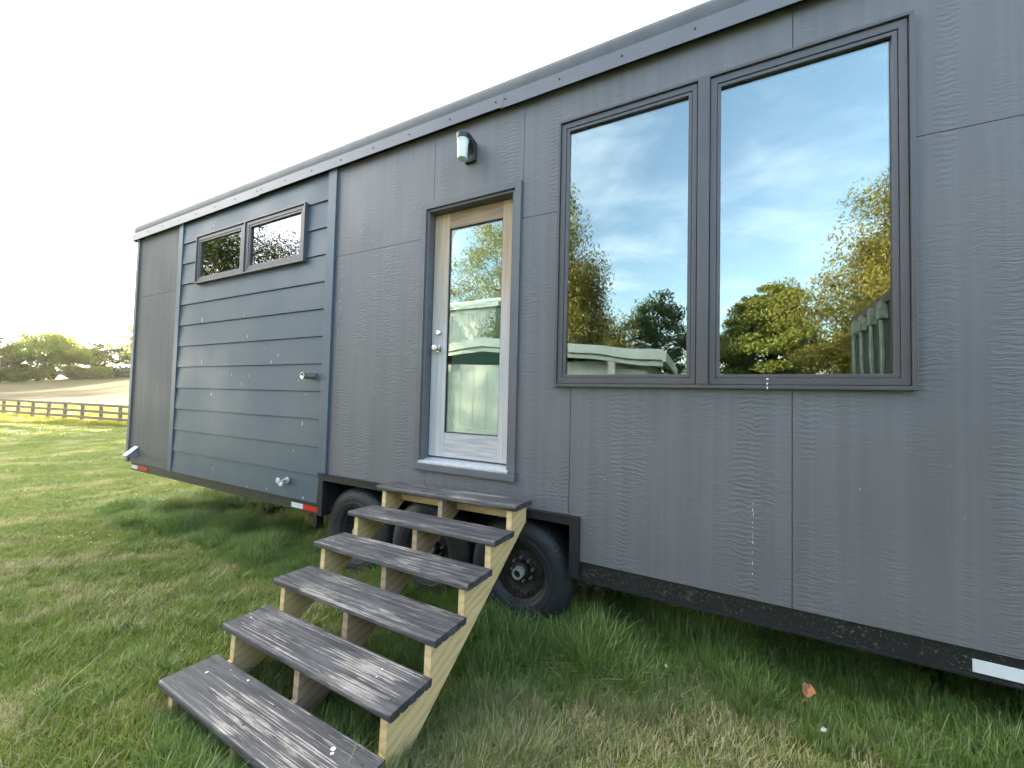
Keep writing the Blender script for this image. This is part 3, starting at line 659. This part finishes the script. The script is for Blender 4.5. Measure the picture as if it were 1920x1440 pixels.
# ------------------------------------------------------------------ grass
def blades(n, size, h0, h1, w0, w1, lean, seed, segs=1, curl=0., clump=0):
    r = np.random.RandomState(seed)
    if clump:
        c = r.uniform(-size/2, size/2, (clump, 2)); base = c[r.randint(0, clump, n)]+r.normal(0, size*.05, (n, 2))
    else: base = r.uniform(-size/2, size/2, (n, 2))
    h = r.uniform(h0, h1, n)*r.uniform(.7, 1.15, n); w = r.uniform(w0, w1, n); a = r.uniform(0, 2*np.pi, n); ln = np.abs(r.normal(0, lean, n))
    d = np.stack([np.cos(a), np.sin(a)], -1); s = np.stack([-np.sin(a+r.normal(0, .5, n)), np.cos(a)], -1)
    V = []; 
    for k in range(segs+1):
        t = k/(segs+.35)
        hh = h*(t-.35*curl*t*t*ln); off = d*(h*ln*(t*(1-curl)+curl*t*t*1.6))[:, None]; ww = w*(1-t*.55)*.5
        V.append(np.concatenate([base+off-s*ww[:, None], hh[:, None]], 1)); V.append(np.concatenate([base+off+s*ww[:, None], hh[:, None]], 1))
    tip = np.concatenate([base+d*(h*ln*(1+.6*curl))[:, None], (h*(1-.35*curl*ln))[:, None]], 1); V.append(tip)
    nv = len(V); V = np.stack(V, 1).reshape(-1, 3); b0 = np.arange(n)[:, None]*nv
    F = []
    for k in range(segs): F += [b0+np.array([[2*k, 2*k+1, 2*k+3]]), b0+np.array([[2*k, 2*k+3, 2*k+2]])]
    F.append(b0+np.array([[2*segs, 2*segs+1, 2*segs+2]]))
    F = np.stack(F, 1).reshape(-1, 3)
    me = mesh_np('grass_patch', V, F)
    at = me.attributes.new('tone', 'FLOAT', 'POINT'); at.data.foreach_set('value', np.repeat(r.uniform(0, 1, n), nv).astype(np.float32))
    return me
def scatter(name, meshes, mt, P, rot, scl, idxs, kind='stuff', label=None, cat=None, tilt=None):
    objs = []
    for k, me in enumerate(meshes):
        me.materials.append(mt); o = bpy.data.objects.new('%s_source' % name, me); objs.append(o)
    me = mesh_np(name, P, np.zeros((0, 3), np.int32)) if False else bpy.data.meshes.new(name)
    me.vertices.add(len(P)); me.vertices.foreach_set('co', np.asarray(P, np.float32).ravel())
    rt = np.zeros((len(P), 3), np.float32); rt[:, 2] = rot
    if tilt is not None: rt[:, :2] = tilt
    a = me.attributes.new('rot', 'FLOAT_VECTOR', 'POINT'); a.data.foreach_set('vector', rt.ravel())
    a = me.attributes.new('scl', 'FLOAT', 'POINT'); a.data.foreach_set('value', np.asarray(scl, np.float32))
    a = me.attributes.new('sel', 'INT', 'POINT'); a.data.foreach_set('value', np.asarray(idxs, np.int32))
    me.materials.append(mt)
    o = bpy.data.objects.new(name, me); link(o); tag(o, label, cat, kind=kind)
    ng = bpy.data.node_groups.new(name+'_nodes', 'GeometryNodeTree')
    ng.interface.new_socket('Geometry', in_out='INPUT', socket_type='NodeSocketGeometry'); ng.interface.new_socket('Geometry', in_out='OUTPUT', socket_type='NodeSocketGeometry')
    gi = ng.nodes.new('NodeGroupInput'); go = ng.nodes.new('NodeGroupOutput')
    jn = ng.nodes.new('GeometryNodeJoinGeometry')
    def attr(nm, ty):
        n = ng.nodes.new('GeometryNodeInputNamedAttribute'); n.data_type = ty; n.inputs[0].default_value = nm; return n.outputs[0]
    for k, so_ in enumerate(objs):
        oi = ng.nodes.new('GeometryNodeObjectInfo'); oi.inputs['Object'].default_value = so_; oi.inputs['As Instance'].default_value = True
        ip = ng.nodes.new('GeometryNodeInstanceOnPoints')
        cmp_ = ng.nodes.new('FunctionNodeCompare'); cmp_.data_type = 'INT'; cmp_.operation = 'EQUAL'
        ng.links.new(attr('sel', 'INT'), cmp_.inputs[2]); cmp_.inputs[3].default_value = k
        ng.links.new(gi.outputs[0], ip.inputs['Points']); ng.links.new(cmp_.outputs[0], ip.inputs['Selection'])
        ng.links.new(oi.outputs['Geometry'], ip.inputs['Instance'])
        e2r = ng.nodes.new('FunctionNodeEulerToRotation'); ng.links.new(attr('rot', 'FLOAT_VECTOR'), e2r.inputs[0]); ng.links.new(e2r.outputs[0], ip.inputs['Rotation'])
        ng.links.new(attr('scl', 'FLOAT'), ip.inputs['Scale']); ng.links.new(ip.outputs[0], jn.inputs[0])
    ng.links.new(jn.outputs[0], go.inputs[0])
    md = o.modifiers.new('grass', 'NODES'); md.node_group = ng
    return o
def under_house(x, y): return (x > XL-.0) & (x < XR) & (y > .35)
def tallness(x, y):
    """how much the mower left standing: along the house, round the stairs and wheels"""
    edge = np.where(x > -.7, -.42+.20*np.sin(x*3.1)-.22*np.clip(x-.5, 0, 1.2), np.where(x > -2.4, -.50, np.where(x > -3.3, -.10, -.25+.10*np.sin(x*2.2))))
    t = np.clip((y-edge)/.22+.5, 0, 1)
    t = np.maximum(t, np.clip(1-np.abs(x+1.35)/1.05, 0, 1)*3*(y > -1.75))
    t = np.maximum(t, (np.hypot(x+.95, (y+.9)*.7) < .35)*1.0)
    t = np.clip(t, 0, 1)*(x > XL-.35)*(x < XR+.3)
    return t*(y < 2.9)
# mown lawn
st = .26; X, Y = np.meshgrid(np.arange(-22, 4.5, st), np.arange(-5.5, 9, st), indexing='ij'); X = X.ravel(); Y = Y.ravel()
X = X+rnd.uniform(-.09, .09, len(X)); Y = Y+rnd.uniform(-.09, .09, len(Y))
keep = ~under_house(X, Y); X = X[keep]; Y = Y[keep]
n = len(X)
scatter('mown_grass', [blades(1500, .34, .020, .046, .0024, .0046, .8, 10+k, 1) for k in range(4)], M['mown'], np.stack([X, Y, gz(X, Y)+.0], 1), rnd.uniform(0, 6.28, n), rnd.uniform(.85, 1.25, n), rnd.randint(0, 4, n),
        label='short mown lawn grass, partly dried to straw, around the tiny house', cat='grass')
# farther lawn, coarser
st = .8; X, Y = np.meshgrid(np.arange(-62, -20, st), np.arange(-3, 16, st), indexing='ij'); X = X.ravel()+rnd.uniform(-.3, .3, X.size); Y = Y.ravel()+rnd.uniform(-.3, .3, Y.size); n = len(X)
scatter('distant_lawn_grass', [blades(1600, 1.05, .03, .075, .007, .012, .8, 30+k, 1) for k in range(3)], M['mown'], np.stack([X, Y, gz(X, Y)], 1), rnd.uniform(0, 6.28, n), rnd.uniform(.85, 1.2, n), rnd.randint(0, 3, n),
        label='grass of the far lawn by the rail fence', cat='grass')
# meadow grass along the rail fence; yellow sunlight painted into its colour
n = 3000; X = rnd.uniform(-74, -27, n); L = 6.68+(X+28.8)*.117; Y = L+np.where(rnd.uniform(0, 1, n) < .72, rnd.uniform(.1, 9, n), rnd.uniform(-2.2, .1, n)*np.clip((-29-X)/6, 0, 1))
scatter('meadow_grass', [blades(260, .9, .12, .30, .008, .014, .5, 70+k, 2, .4) for k in range(3)], M['meadow'], np.stack([X, Y, gz(X, Y)], 1), rnd.uniform(0, 6.28, n), rnd.uniform(.6, 1.1, n), rnd.randint(0, 3, n),
        label='grass with sunlight painted in as bright yellow, behind and under the rail fence', cat='grass')
# long unmown grass
n0 = 30000; X = rnd.uniform(XL-.4, XR+.2, n0); Y = rnd.uniform(-2.0, 2.4, n0); T = tallness(X, Y)
dens = np.where(Y > .6, .25, 1.)*T
keep = rnd.uniform(0, 1, n0) < dens; X = X[keep]; Y = Y[keep]; T = T[keep]; n = len(X)
hn = .4+.6*np.sin(X*5.3+1.3)*np.sin(Y*6.1+X*1.9)
shrt = np.where(Y < -.35, .72, 1.)*np.where((X > -2.5) & (X < -1.6) & (Y < -.1), .75, 1.)*np.where((X > -1.7) & (X < -.5) & (Y > -.5), 1.25, 1.)*np.where(X < -3.2, .9, 1.)*np.where(X > .3, .80, 1.)
scatter('long_grass', [blades(62, .13, .11, .21, .0026, .0050, .42, 50+k, 3, .6, 7) for k in range(6)], M['long'], np.stack([X, Y, gz(X, Y)], 1), rnd.uniform(0, 6.28, n), (.55+.45*hn)*rnd.uniform(.75, 1.25, n)*shrt*(.6+.4*T), rnd.randint(0, 6, n),
        label='long dark green unmown grass along the wheels, stairs and beam of the tiny house', cat='grass')

# coarser tufts and weeds the mower missed
n0 = 5200; X = rnd.uniform(-16, 4, n0); Y = rnd.uniform(-4.5, 6, n0)
nz = np.sin(X*1.7+.4)*np.sin(Y*2.1+X)+.6*np.sin(X*4.1)*np.cos(Y*3.7)
keep = (~under_house(X, Y)) & (rnd.uniform(0, 1, n0) < np.clip(.35+.5*nz, .05, 1)); X = X[keep]; Y = Y[keep]; n = len(X)
scatter('coarse_grass_tufts', [blades(46, .11, .05, .10, .003, .0055, .75, 90+k, 2, .5, 3) for k in range(4)], M['long'], np.stack([X, Y, gz(X, Y)], 1), rnd.uniform(0, 6.28, n), rnd.uniform(.6, 1.15, n), rnd.randint(0, 4, n),
        label='coarser darker tufts of grass dotted over the mown lawn', cat='grass')

# ------------------------------------------------------------------ fallen leaves on the grass
def leaf(name, x, y, z, s, mt, label, rz, curl=.5):
    b = MB(); pts = []
    n = 14
    for i in range(n):
        t = 2*math.pi*i/n; rad = s*(1+.16*math.cos(5*t)+.06*math.sin(9*t))*(.8+.2*math.cos(t)); pts.append((rad*math.cos(t)*1.15, rad*math.sin(t)*.8))
    vs = [(0, 0, 0)]+[(px, py, curl*abs(py)*1.1+.2*curl*abs(px)) for px, py in pts]
    fs = [(0, 1+i, 1+(i+1) % n) for i in range(n)]
    b.add(vs, fs); b.cyl((-s*.8, 0, .001), (-s*1.7, s*.1, .004), s*.035, n=5)
    o = b.build(name, mt); o.location = (x, y, z); o.rotation_euler = (.3, -.4, rz)
    tag(o, label, 'leaf'); return o
leaf('fallen_leaf', .50, -.10, float(gz(.50, -.10))+.135, .038, M['dead_leaf'], 'curled brown dead leaf lying on the long grass below the big window', 1.1, .9)
leaf('fallen_leaf', .52, -.28, float(gz(.52, -.28))+.085, .013, M['debris'], 'small pale dry leaf on the grass just in front of the brown leaf', .3, .4)
leaf('fallen_leaf', -.14, -.12, float(gz(-.14, -.12))+.10, .011, M['debris'], 'tiny pinkish dry leaf on the grass to the left of the brown leaf', 2.0, .5)

# ------------------------------------------------------------------ rail fence
FN = empty('rail_fence', (-28.8, 6.68, -1.1)); tag(FN, 'brown wooden three rail fence between the lawn and the field', 'fence')
n0_, n1_ = -16, 13; fx = lambda k: (-28.8-1.9*k)
fy = lambda x: 6.68+(x+28.8)*.117
post = None; rail = None
for k in range(-8, 15):
    x = fx(k); y = fy(x); z = float(gz(x, y))
    if post is None:
        post = MB().box(-.065, .065, -.065, .065, -.3, 1.15).build('post', M['fence_wood'], None, bevel=.01); p = post
        rail = MB().box(-.95, .95, -.018, .018, -.075, .075).build('rail', M['fence_wood'], None, bevel=.005); q0 = rail
    else: p = post.copy(); C.objects.link(p)
    p.parent = FN; p.location = (x+28.8, y-6.68, z+1.1+rn.uniform(-.03, .02)); p.rotation_euler = (rn.uniform(-.02, .02), rn.uniform(-.02, .02), .117)
    for j, h in enumerate((1.08, .70, .34)):
        if q0 is not None: q = q0; q0 = None
        else: q = rail.copy(); C.objects.link(q)
        xm = x-.95; q.parent = FN; q.location = (xm+28.8, fy(xm)-.085-6.68, float(gz(xm, fy(xm)))+1.1+h+rn.uniform(-.012, .012)); q.rotation_euler = (0, rn.uniform(-.006, .006), .1165)

# ------------------------------------------------------------------ trees
def tree(name, label, cat, loc, h, rx, rz0, mt, seed, nclump=150, nleaf=12000, lsize=.16, tr=.25, shape='round', group=None, ry=None, droop=0, asp=2.0, clr=.16, flat=1.0):
    r = np.random.RandomState(seed); ry = rx if ry is None else ry
    root = empty(name, loc); tag(root, label, cat, group)
    # clump centres inside the crown
    cz = (h+rz0)/2; hz = (h-rz0)/2; cc = []
    while len(cc) < nclump:
        p = r.uniform(-1, 1, 3); q = np.linalg.norm(p)
        if shape == 'cone':
            lim = (1-p[2])/2*.95+.08; rad = np.hypot(p[0], p[1])
            if rad > lim or rad < lim*.45: continue
        else:
            if q > 1 or q < .45: continue
            if shape == 'spread' and p[2] < -.35 and r.rand() < .7: continue
        cc.append(p)
    cc = np.array(cc)
    lump = 1+.16*np.sin(cc[:, 0]*5+seed)+.16*np.cos(cc[:, 1]*4+seed*2)+.12*np.sin(cc[:, 2]*7+seed)+r.normal(0, .05, len(cc))
    cc = cc*np.stack([rx*lump, ry*lump, hz*(.9+.1*lump)], 1); cc[:, 2] += cz
    # leaves
    per = nleaf//nclump; cid = np.repeat(np.arange(nclump), per); n = len(cid)
    cs = rx*clr*r.uniform(.6, 1.35, nclump)
    g3 = r.normal(0, 1, (n, 3)); g3 = g3/np.linalg.norm(g3, axis=1)[:, None]*(r.uniform(0, 1, n)**.55*1.9)[:, None]
    off = g3*cs[cid][:, None]*np.array([1, 1, .62*flat+droop*1.4])
    off[:, 2] -= droop*np.abs(off[:, 0])*.6
    P = cc[cid]+off
    L = lsize*r.uniform(.6, 1.35, n); u = r.normal(0, 1, (n, 3)); u[:, 2] -= droop*2.0; u /= np.linalg.norm(u, axis=1)[:, None]
    w = np.cross(u, r.normal(0, 1, (n, 3))); w /= np.linalg.norm(w, axis=1)[:, None]
    nn = np.cross(u, w)
    V = np.stack([P-u*L[:, None]*.5, P+w*(L/asp)[:, None]*.5+nn*(L*.08)[:, None], P+u*L[:, None]*.5, P-w*(L/asp)[:, None]*.5+nn*(L*.08)[:, None]], 1).reshape(-1, 3)
    F = (np.arange(n)[:, None]*4+np.array([[0, 1, 2, 3]]))
    me = mesh_np('crown', V, F); me.materials.append(mt)
    ct = r.uniform(.0, 1, nclump); tone = np.clip(ct[cid]*.6+r.uniform(0, .4, n), 0, 1)
    at = me.attributes.new('tone', 'FLOAT', 'POINT'); at.data.foreach_set('value', np.repeat(tone, 4).astype(np.float32))
    link(bpy.data.objects.new('crown', me), root)
    # trunk and limbs
    b = MB(); tops = [(0, 0, -.3), (r.uniform(-.1, .1)*rx*.3, r.uniform(-.1, .1)*rx*.3, rz0+.25*hz), (r.uniform(-.2, .2)*rx*.4, 0, cz), (0, 0, cz+hz*.6)]
    rad = [tr*1.25, tr*.9, tr*.6, tr*.15]
    for k in range(3): b.cyl(tops[k], tops[k+1], rad[k], rad[k+1], 9, caps=False)
    sel = r.choice(nclump, min(nclump, 42), replace=False)
    for k in sel:
        e = cc[k]; t = r.uniform(.15, .85); s0 = Vector(tops[1]).lerp(Vector(tops[3]), t*.8) if e[2] > tops[1][2]+.4*hz else Vector(tops[1]).lerp(Vector(tops[2]), t*.5)
        mid = s0.lerp(Vector(e), .5)+Vector((0, 0, .12*rx)); rr0 = tr*.38*(1-t*.5)
        b.cyl(s0, mid, rr0, rr0*.55, 6, caps=False); b.cyl(mid, Vector(e), rr0*.55, rr0*.12, 5, caps=False)
    b.build('trunk', M['bark'], root, smooth=True, weld=False)
    return root
def gl(x, y, dz=0): return (x, y, float(gz(x, y))+dz)
# beyond the field
G1 = 'trees along the top of the field'
tree('oak_tree', 'broad round oak, the widest tree on the top of the field', 'tree', gl(-155, 33), 12.2, 9.2, 1.4, M['leaf'], 1, 210, 15000, .55, .45, 'spread', G1, ry=7, clr=.13, asp=1.5)
tree('oak_tree', 'low sparse dark tree just right of the broad oak', 'tree', gl(-156, 43), 10.0, 5.6, 1.4, M['leaf_dark'], 2, 90, 4200, .55, .3, 'spread', G1, clr=.15, asp=1.5)
tree('ash_tree', 'tall airy tree beside the far corner of the house', 'tree', gl(-152, 50), 15.5, 6.4, 2.0, M['leaf'], 3, 120, 6500, .5, .3, 'round', G1, clr=.14, asp=1.5)
tree('maple_tree', 'small bright yellow green tree at the left edge of the field', 'tree', gl(-154, 24.5), 8.2, 4.6, .5, M['leaf_gold'], 4, 100, 6000, .5, .3, 'round', G1, clr=.16, asp=1.5)
tree('maple_tree', 'tall tree reaching in from beyond the left edge of the field', 'tree', gl(-120, 12.0), 14.0, 5.2, 3, M['leaf_dark'], 5, 120, 7000, .5, .35, 'round', G1, clr=.16, asp=1.5)
tree('oak_tree', 'tree standing farther along the ridge behind the house', 'tree', gl(-150, 62), 14.0, 7.5, 1.5, M['leaf'], 6, 120, 7000, .55, .4, 'spread', G1, clr=.15, asp=1.5)
for k, (x, y, hh, rx, mt, lb) in enumerate(((-149, 29.5, 3.4, 4.6, 'leaf_gold', 'bright yellow bush below the left of the broad oak'), (-149, 36, 3.3, 4.2, 'leaf_gold', 'bright yellow bush under the middle of the broad oak'), (-150, 45, 2.3, 4.6, 'leaf_dark', 'low dark green hedge under the sparse tree'), (-150, 21, 3.0, 4, 'leaf', 'low green bush at the left end of the field'), (-151, 40.5, 3.0, 3.6, 'leaf', 'green bush between the broad oak and the sparse tree'), (-150, 49, 3.6, 4.2, 'leaf', 'green bush below the tall airy tree'), (-151, 25.5, 3.2, 3.6, 'leaf', 'green bush below the small yellow tree'))):
    tree('field_bush', lb, 'bush', gl(x, y), hh, rx, .1, M[mt], 20+k, 60, 3600, .5, .12, 'round', 'bushes along the top of the field', ry=2.5, clr=.18, asp=1.4)
# unseen trees added behind the house to shade the lawn and shed
G2 = 'added, unseen shading trees behind the house'
base = tree('added_shade_tree', 'unseen leafy tree added to shade the lawn, behind the left end of the house', 'tree', gl(-47, 24), 14.5, 5.0, 2.2, M['leaf'], 11, 130, 9000, .4, .3, 'round', G2, clr=.2)
for k, (x, y, s, lb) in enumerate(((-40, 25, 1.0, 'added unseen shade tree second from the left in the row behind the house'), (-33.5, 23.5, .92, 'slightly smaller, added unseen shade tree in the middle of the row behind the house'), (-27, 25, 1.05, 'added unseen shade tree behind the middle of the house'))):
    c = base.copy(); C.objects.link(c); c.location = gl(x, y); c.scale = (s, s, s); c.rotation_euler[2] = k*1.7+1; c['label'] = lb
    for ch in base.children: d = ch.copy(); link(d, c)
# trees across the yard, seen as reflections in the glass
tree('weeping_tree', 'tall golden weeping tree mirrored in the left edge of the big window', 'tree', (-7.35, -18, -.4), 14.6, 4.0, 1.5, M['leaf_gold'], 31, 270, 120000, .17, .3, 'cone', None, droop=.6, clr=.13, asp=2.6)
tree('round_tree', 'dark round tree mirrored behind the shed in the left pane of the big window', 'tree', (-2.6, -25, -.4), 8.5, 2.7, 1.6, M['leaf_dark'], 32, 130, 16000, .19, .22, 'round', None, clr=.15)
tree('broad_tree', 'dense broad green tree mirrored in the right pane of the big window', 'tree', (3.9, -25, -.4), 8.5, 3.05, .1, M['leaf_olive'], 33, 320, 110000, .17, .3, 'round', None, clr=.13, flat=.7)
tree('feathery_tree', 'golden feathery tree mirrored above the shipping container', 'tree', (8.6, -16.0, -.4), 9.8, 4.6, .6, M['leaf_gold'], 34, 320, 120000, .16, .28, 'round', None, clr=.11, asp=3.2, droop=.25)
tree('garden_bush', 'golden bush mirrored low in the right pane beside the container', 'bush', (5.2, -15.5, -.4), 3.9, 1.9, .1, M['leaf_gold'], 35, 100, 22000, .12, .08, 'round', None, clr=.16, asp=2.6)
tree('garden_tree', 'tall golden green tree mirrored in the door glass above the white barn', 'tree', (-15.0, -26, -.4), 17.0, 4.8, 3, M['leaf_gold'], 36, 200, 40000, .18, .35, 'round', None, clr=.14)
tree('garden_tree', 'low dark tree mirrored beside the white barn in the door glass', 'tree', (-20.5, -26, -.4), 9.8, 3.0, 1, M['leaf_dark'], 37, 90, 9000, .24, .2, 'round', None, clr=.17)
tree('spreading_oak', 'large dark spreading oak mirrored in the small high windows', 'tree', (-22.8, -9.3, -.8), 10.6, 6.3, 2.2, M['leaf_dark'], 38, 210, 90000, .105, .42, 'spread', None, clr=.11, asp=1.6)
tree('garden_tree', 'bushy green tree mirrored low in the small high windows', 'tree', (-33, -15, -.9), 12.0, 5.5, 1.5, M['leaf'], 39, 120, 12000, .26, .35, 'round', None, clr=.17)

# ------------------------------------------------------------------ buildings and container across the yard
SH = empty('white_shed', (-6.5, -9, -.4)); tag(SH, 'low white shed with wide sloping fascia mirrored in the left pane', 'shed')
def shed_z(x): return 2.82-.11*(x+3.71) if x > -7 else 2.82-.11*(-7+3.71)-.11*(-7-x)
def rake(y0, y1, dz0, dz1, xa=-.85, xb=-13.0):
    b = MB(); xs = [xa, -7, xb]
    for i in range(2):
        a, c = xs[i], xs[i+1]; za, zc_ = shed_z(a), shed_z(c)
        b.add([(a,y0,za+dz0),(c,y0,zc_+dz0),(c,y0,zc_+dz1),(a,y0,za+dz1),(a,y1,za+dz0),(c,y1,zc_+dz0),(c,y1,zc_+dz1),(a,y1,za+dz1)], [(0,1,2,3),(4,7,6,5),(0,4,5,1),(3,2,6,7),(0,3,7,4),(1,5,6,2)])
    return b
def shift(b, o=(-6.5, -9, -.4)): b.v = [(x-o[0], y-o[1], z-o[2]) for x, y, z in b.v]; return b
shift(rake(-9.0, -9.06, -.30, 0)).build('fascia', M['white_metal'], SH)
shift(rake(-9.10, -9.16, -.47, -.33)).build('lower_fascia', M['white_metal'], SH)
shift(rake(-9.061, -16.0, -.06, -.01)).build('roof', M['white_metal'], SH)
for i in range(20):
    x0 = -1.35-.57*(i+1); x1 = x0+.56
    shift(MB().box(x0, x1, -9.60-.012*(i % 2), -9.5, -.5, 2.0)).build('wall_board', M['white_wall'], SH)
shift(MB().box(-12.8, -1.3, -15.8, -9.62, -.5, 2.25)).build('wall', M['white_wall'], SH)
for x in (-2.35, -5.6, -9.0): shift(MB().box(x-.11, x+.11, -9.32, -9.12, -.5, 2.35)).build('porch_post', M['white_wall'], SH)
shift(MB().box(-.86, -.78, -16.0, -9.0, 2.16, 2.44)).build('side_fascia', M['white_metal'], SH)
BN = empty('white_barn', (-17, -18, -.4)); tag(BN, 'tall pale barn wall mirrored behind the shed in the door glass', 'barn')
for i in range(17):
    MB().box(-5.6+.66*i, -5.6+.66*i+.645, -.02*(i % 2), .1, 0, 7.1).build('wall_sheet', M['white_wall'], BN)
MB().box(-5.6, 5.6, -6, -.05, 0, 7.0).build('wall', M['white_wall'], BN)
MB().prism([(.35, 7.05), (.35, 7.35), (-3, 8.6), (-6.3, 7.2), (-6.3, 7.0), (-3, 8.4)], -5.9, 5.9).build('roof', M['white_metal'], BN)
# container
CT = empty('shipping_container', (2.49, -5.45, -.35), R(5.7)); tag(CT, 'dark green shipping container with four pale locking bars mirrored in the right pane', 'container')
b = MB(); cw, chh, cl = 1.17, 3.02, 6.1
b.box(0, .12, -cw, -cw+.12, 0, chh).box(0, .12, cw-.12, cw, 0, chh).box(0, .12, -cw+.121, cw-.121, 0, .16).box(0, .12, -cw+.121, cw-.121, chh-.14, chh)
b.build('door_frame', M['rust'], CT)
pr = []
for side in (-1, 1):
    b = MB(); n = 60
    for i in range(n):
        x0 = .13+(cl-.15)*i/n; x1 = .13+(cl-.15)*(i+1)/n; d = (0, .035)[(i//2) % 2]
        b.box(x0, x1-.001, *sorted((side*(cw-.02-d), side*(cw-.05-d))), .1, chh-.06)
    b.build('corrugated_side', M['container_paint'], CT)
MB().box(.121, cl, -cw+.05, cw-.05, chh-.1, chh-.02).box(cl-.1, cl-.02, -cw+.05, cw-.05, .05, chh-.1).box(.125, cl, -cw+.05, cw-.05, .02, .1).build('roof_and_end', M['container_paint'], CT)
for s_ in (-1, 1):
    d = MB().box(.035, .075, *sorted((s_*.005, s_*(cw-.125))), .165, chh-.145).build('door_leaf', M['container_paint'], CT)
    for y in (.28, .78):
        yy = s_*y
        MB().cyl((-.02, yy, .12), (-.02, yy, chh-.10), .032, n=10).build('locking_bar', M['container_bar'], d)
        MB().box(-.06, .03, yy-.07, yy+.07, chh-.36, chh-.12).box(-.06, .03, yy-.07, yy+.07, .12, .30).build('bar_bracket', M['container_bar'], d)
MB().box(.028, .034, .42, .66, 1.55, 2.25).build('placard', M['white'], CT)
MB().box(.028, .034, -.9, -.84, 1.9, 2.1).box(.028, .034, -.98, -.93, 1.9, 2.1).box(.028, .034, -.62, -.5, 1.5, 1.75).build('stencil', M['debris'], CT)

# ------------------------------------------------------------------ evening haze
hz = MB().box(-760, 760, -760, 760, -12, 24)
hm = bpy.data.materials.new('evening_haze'); hm.use_nodes = True; ht = hm.node_tree; ht.nodes.clear()
ho = N(ht, 'ShaderNodeOutputMaterial'); hv = N(ht, 'ShaderNodeVolumePrincipled', ins={'Density': .00011, 'Anisotropy': .55}); hv.inputs['Color'].default_value = (.96, .95, .92, 1)
ht.links.new(hv.outputs[0], ho.inputs['Volume'])
hz.build('haze', hm, kind='stuff')
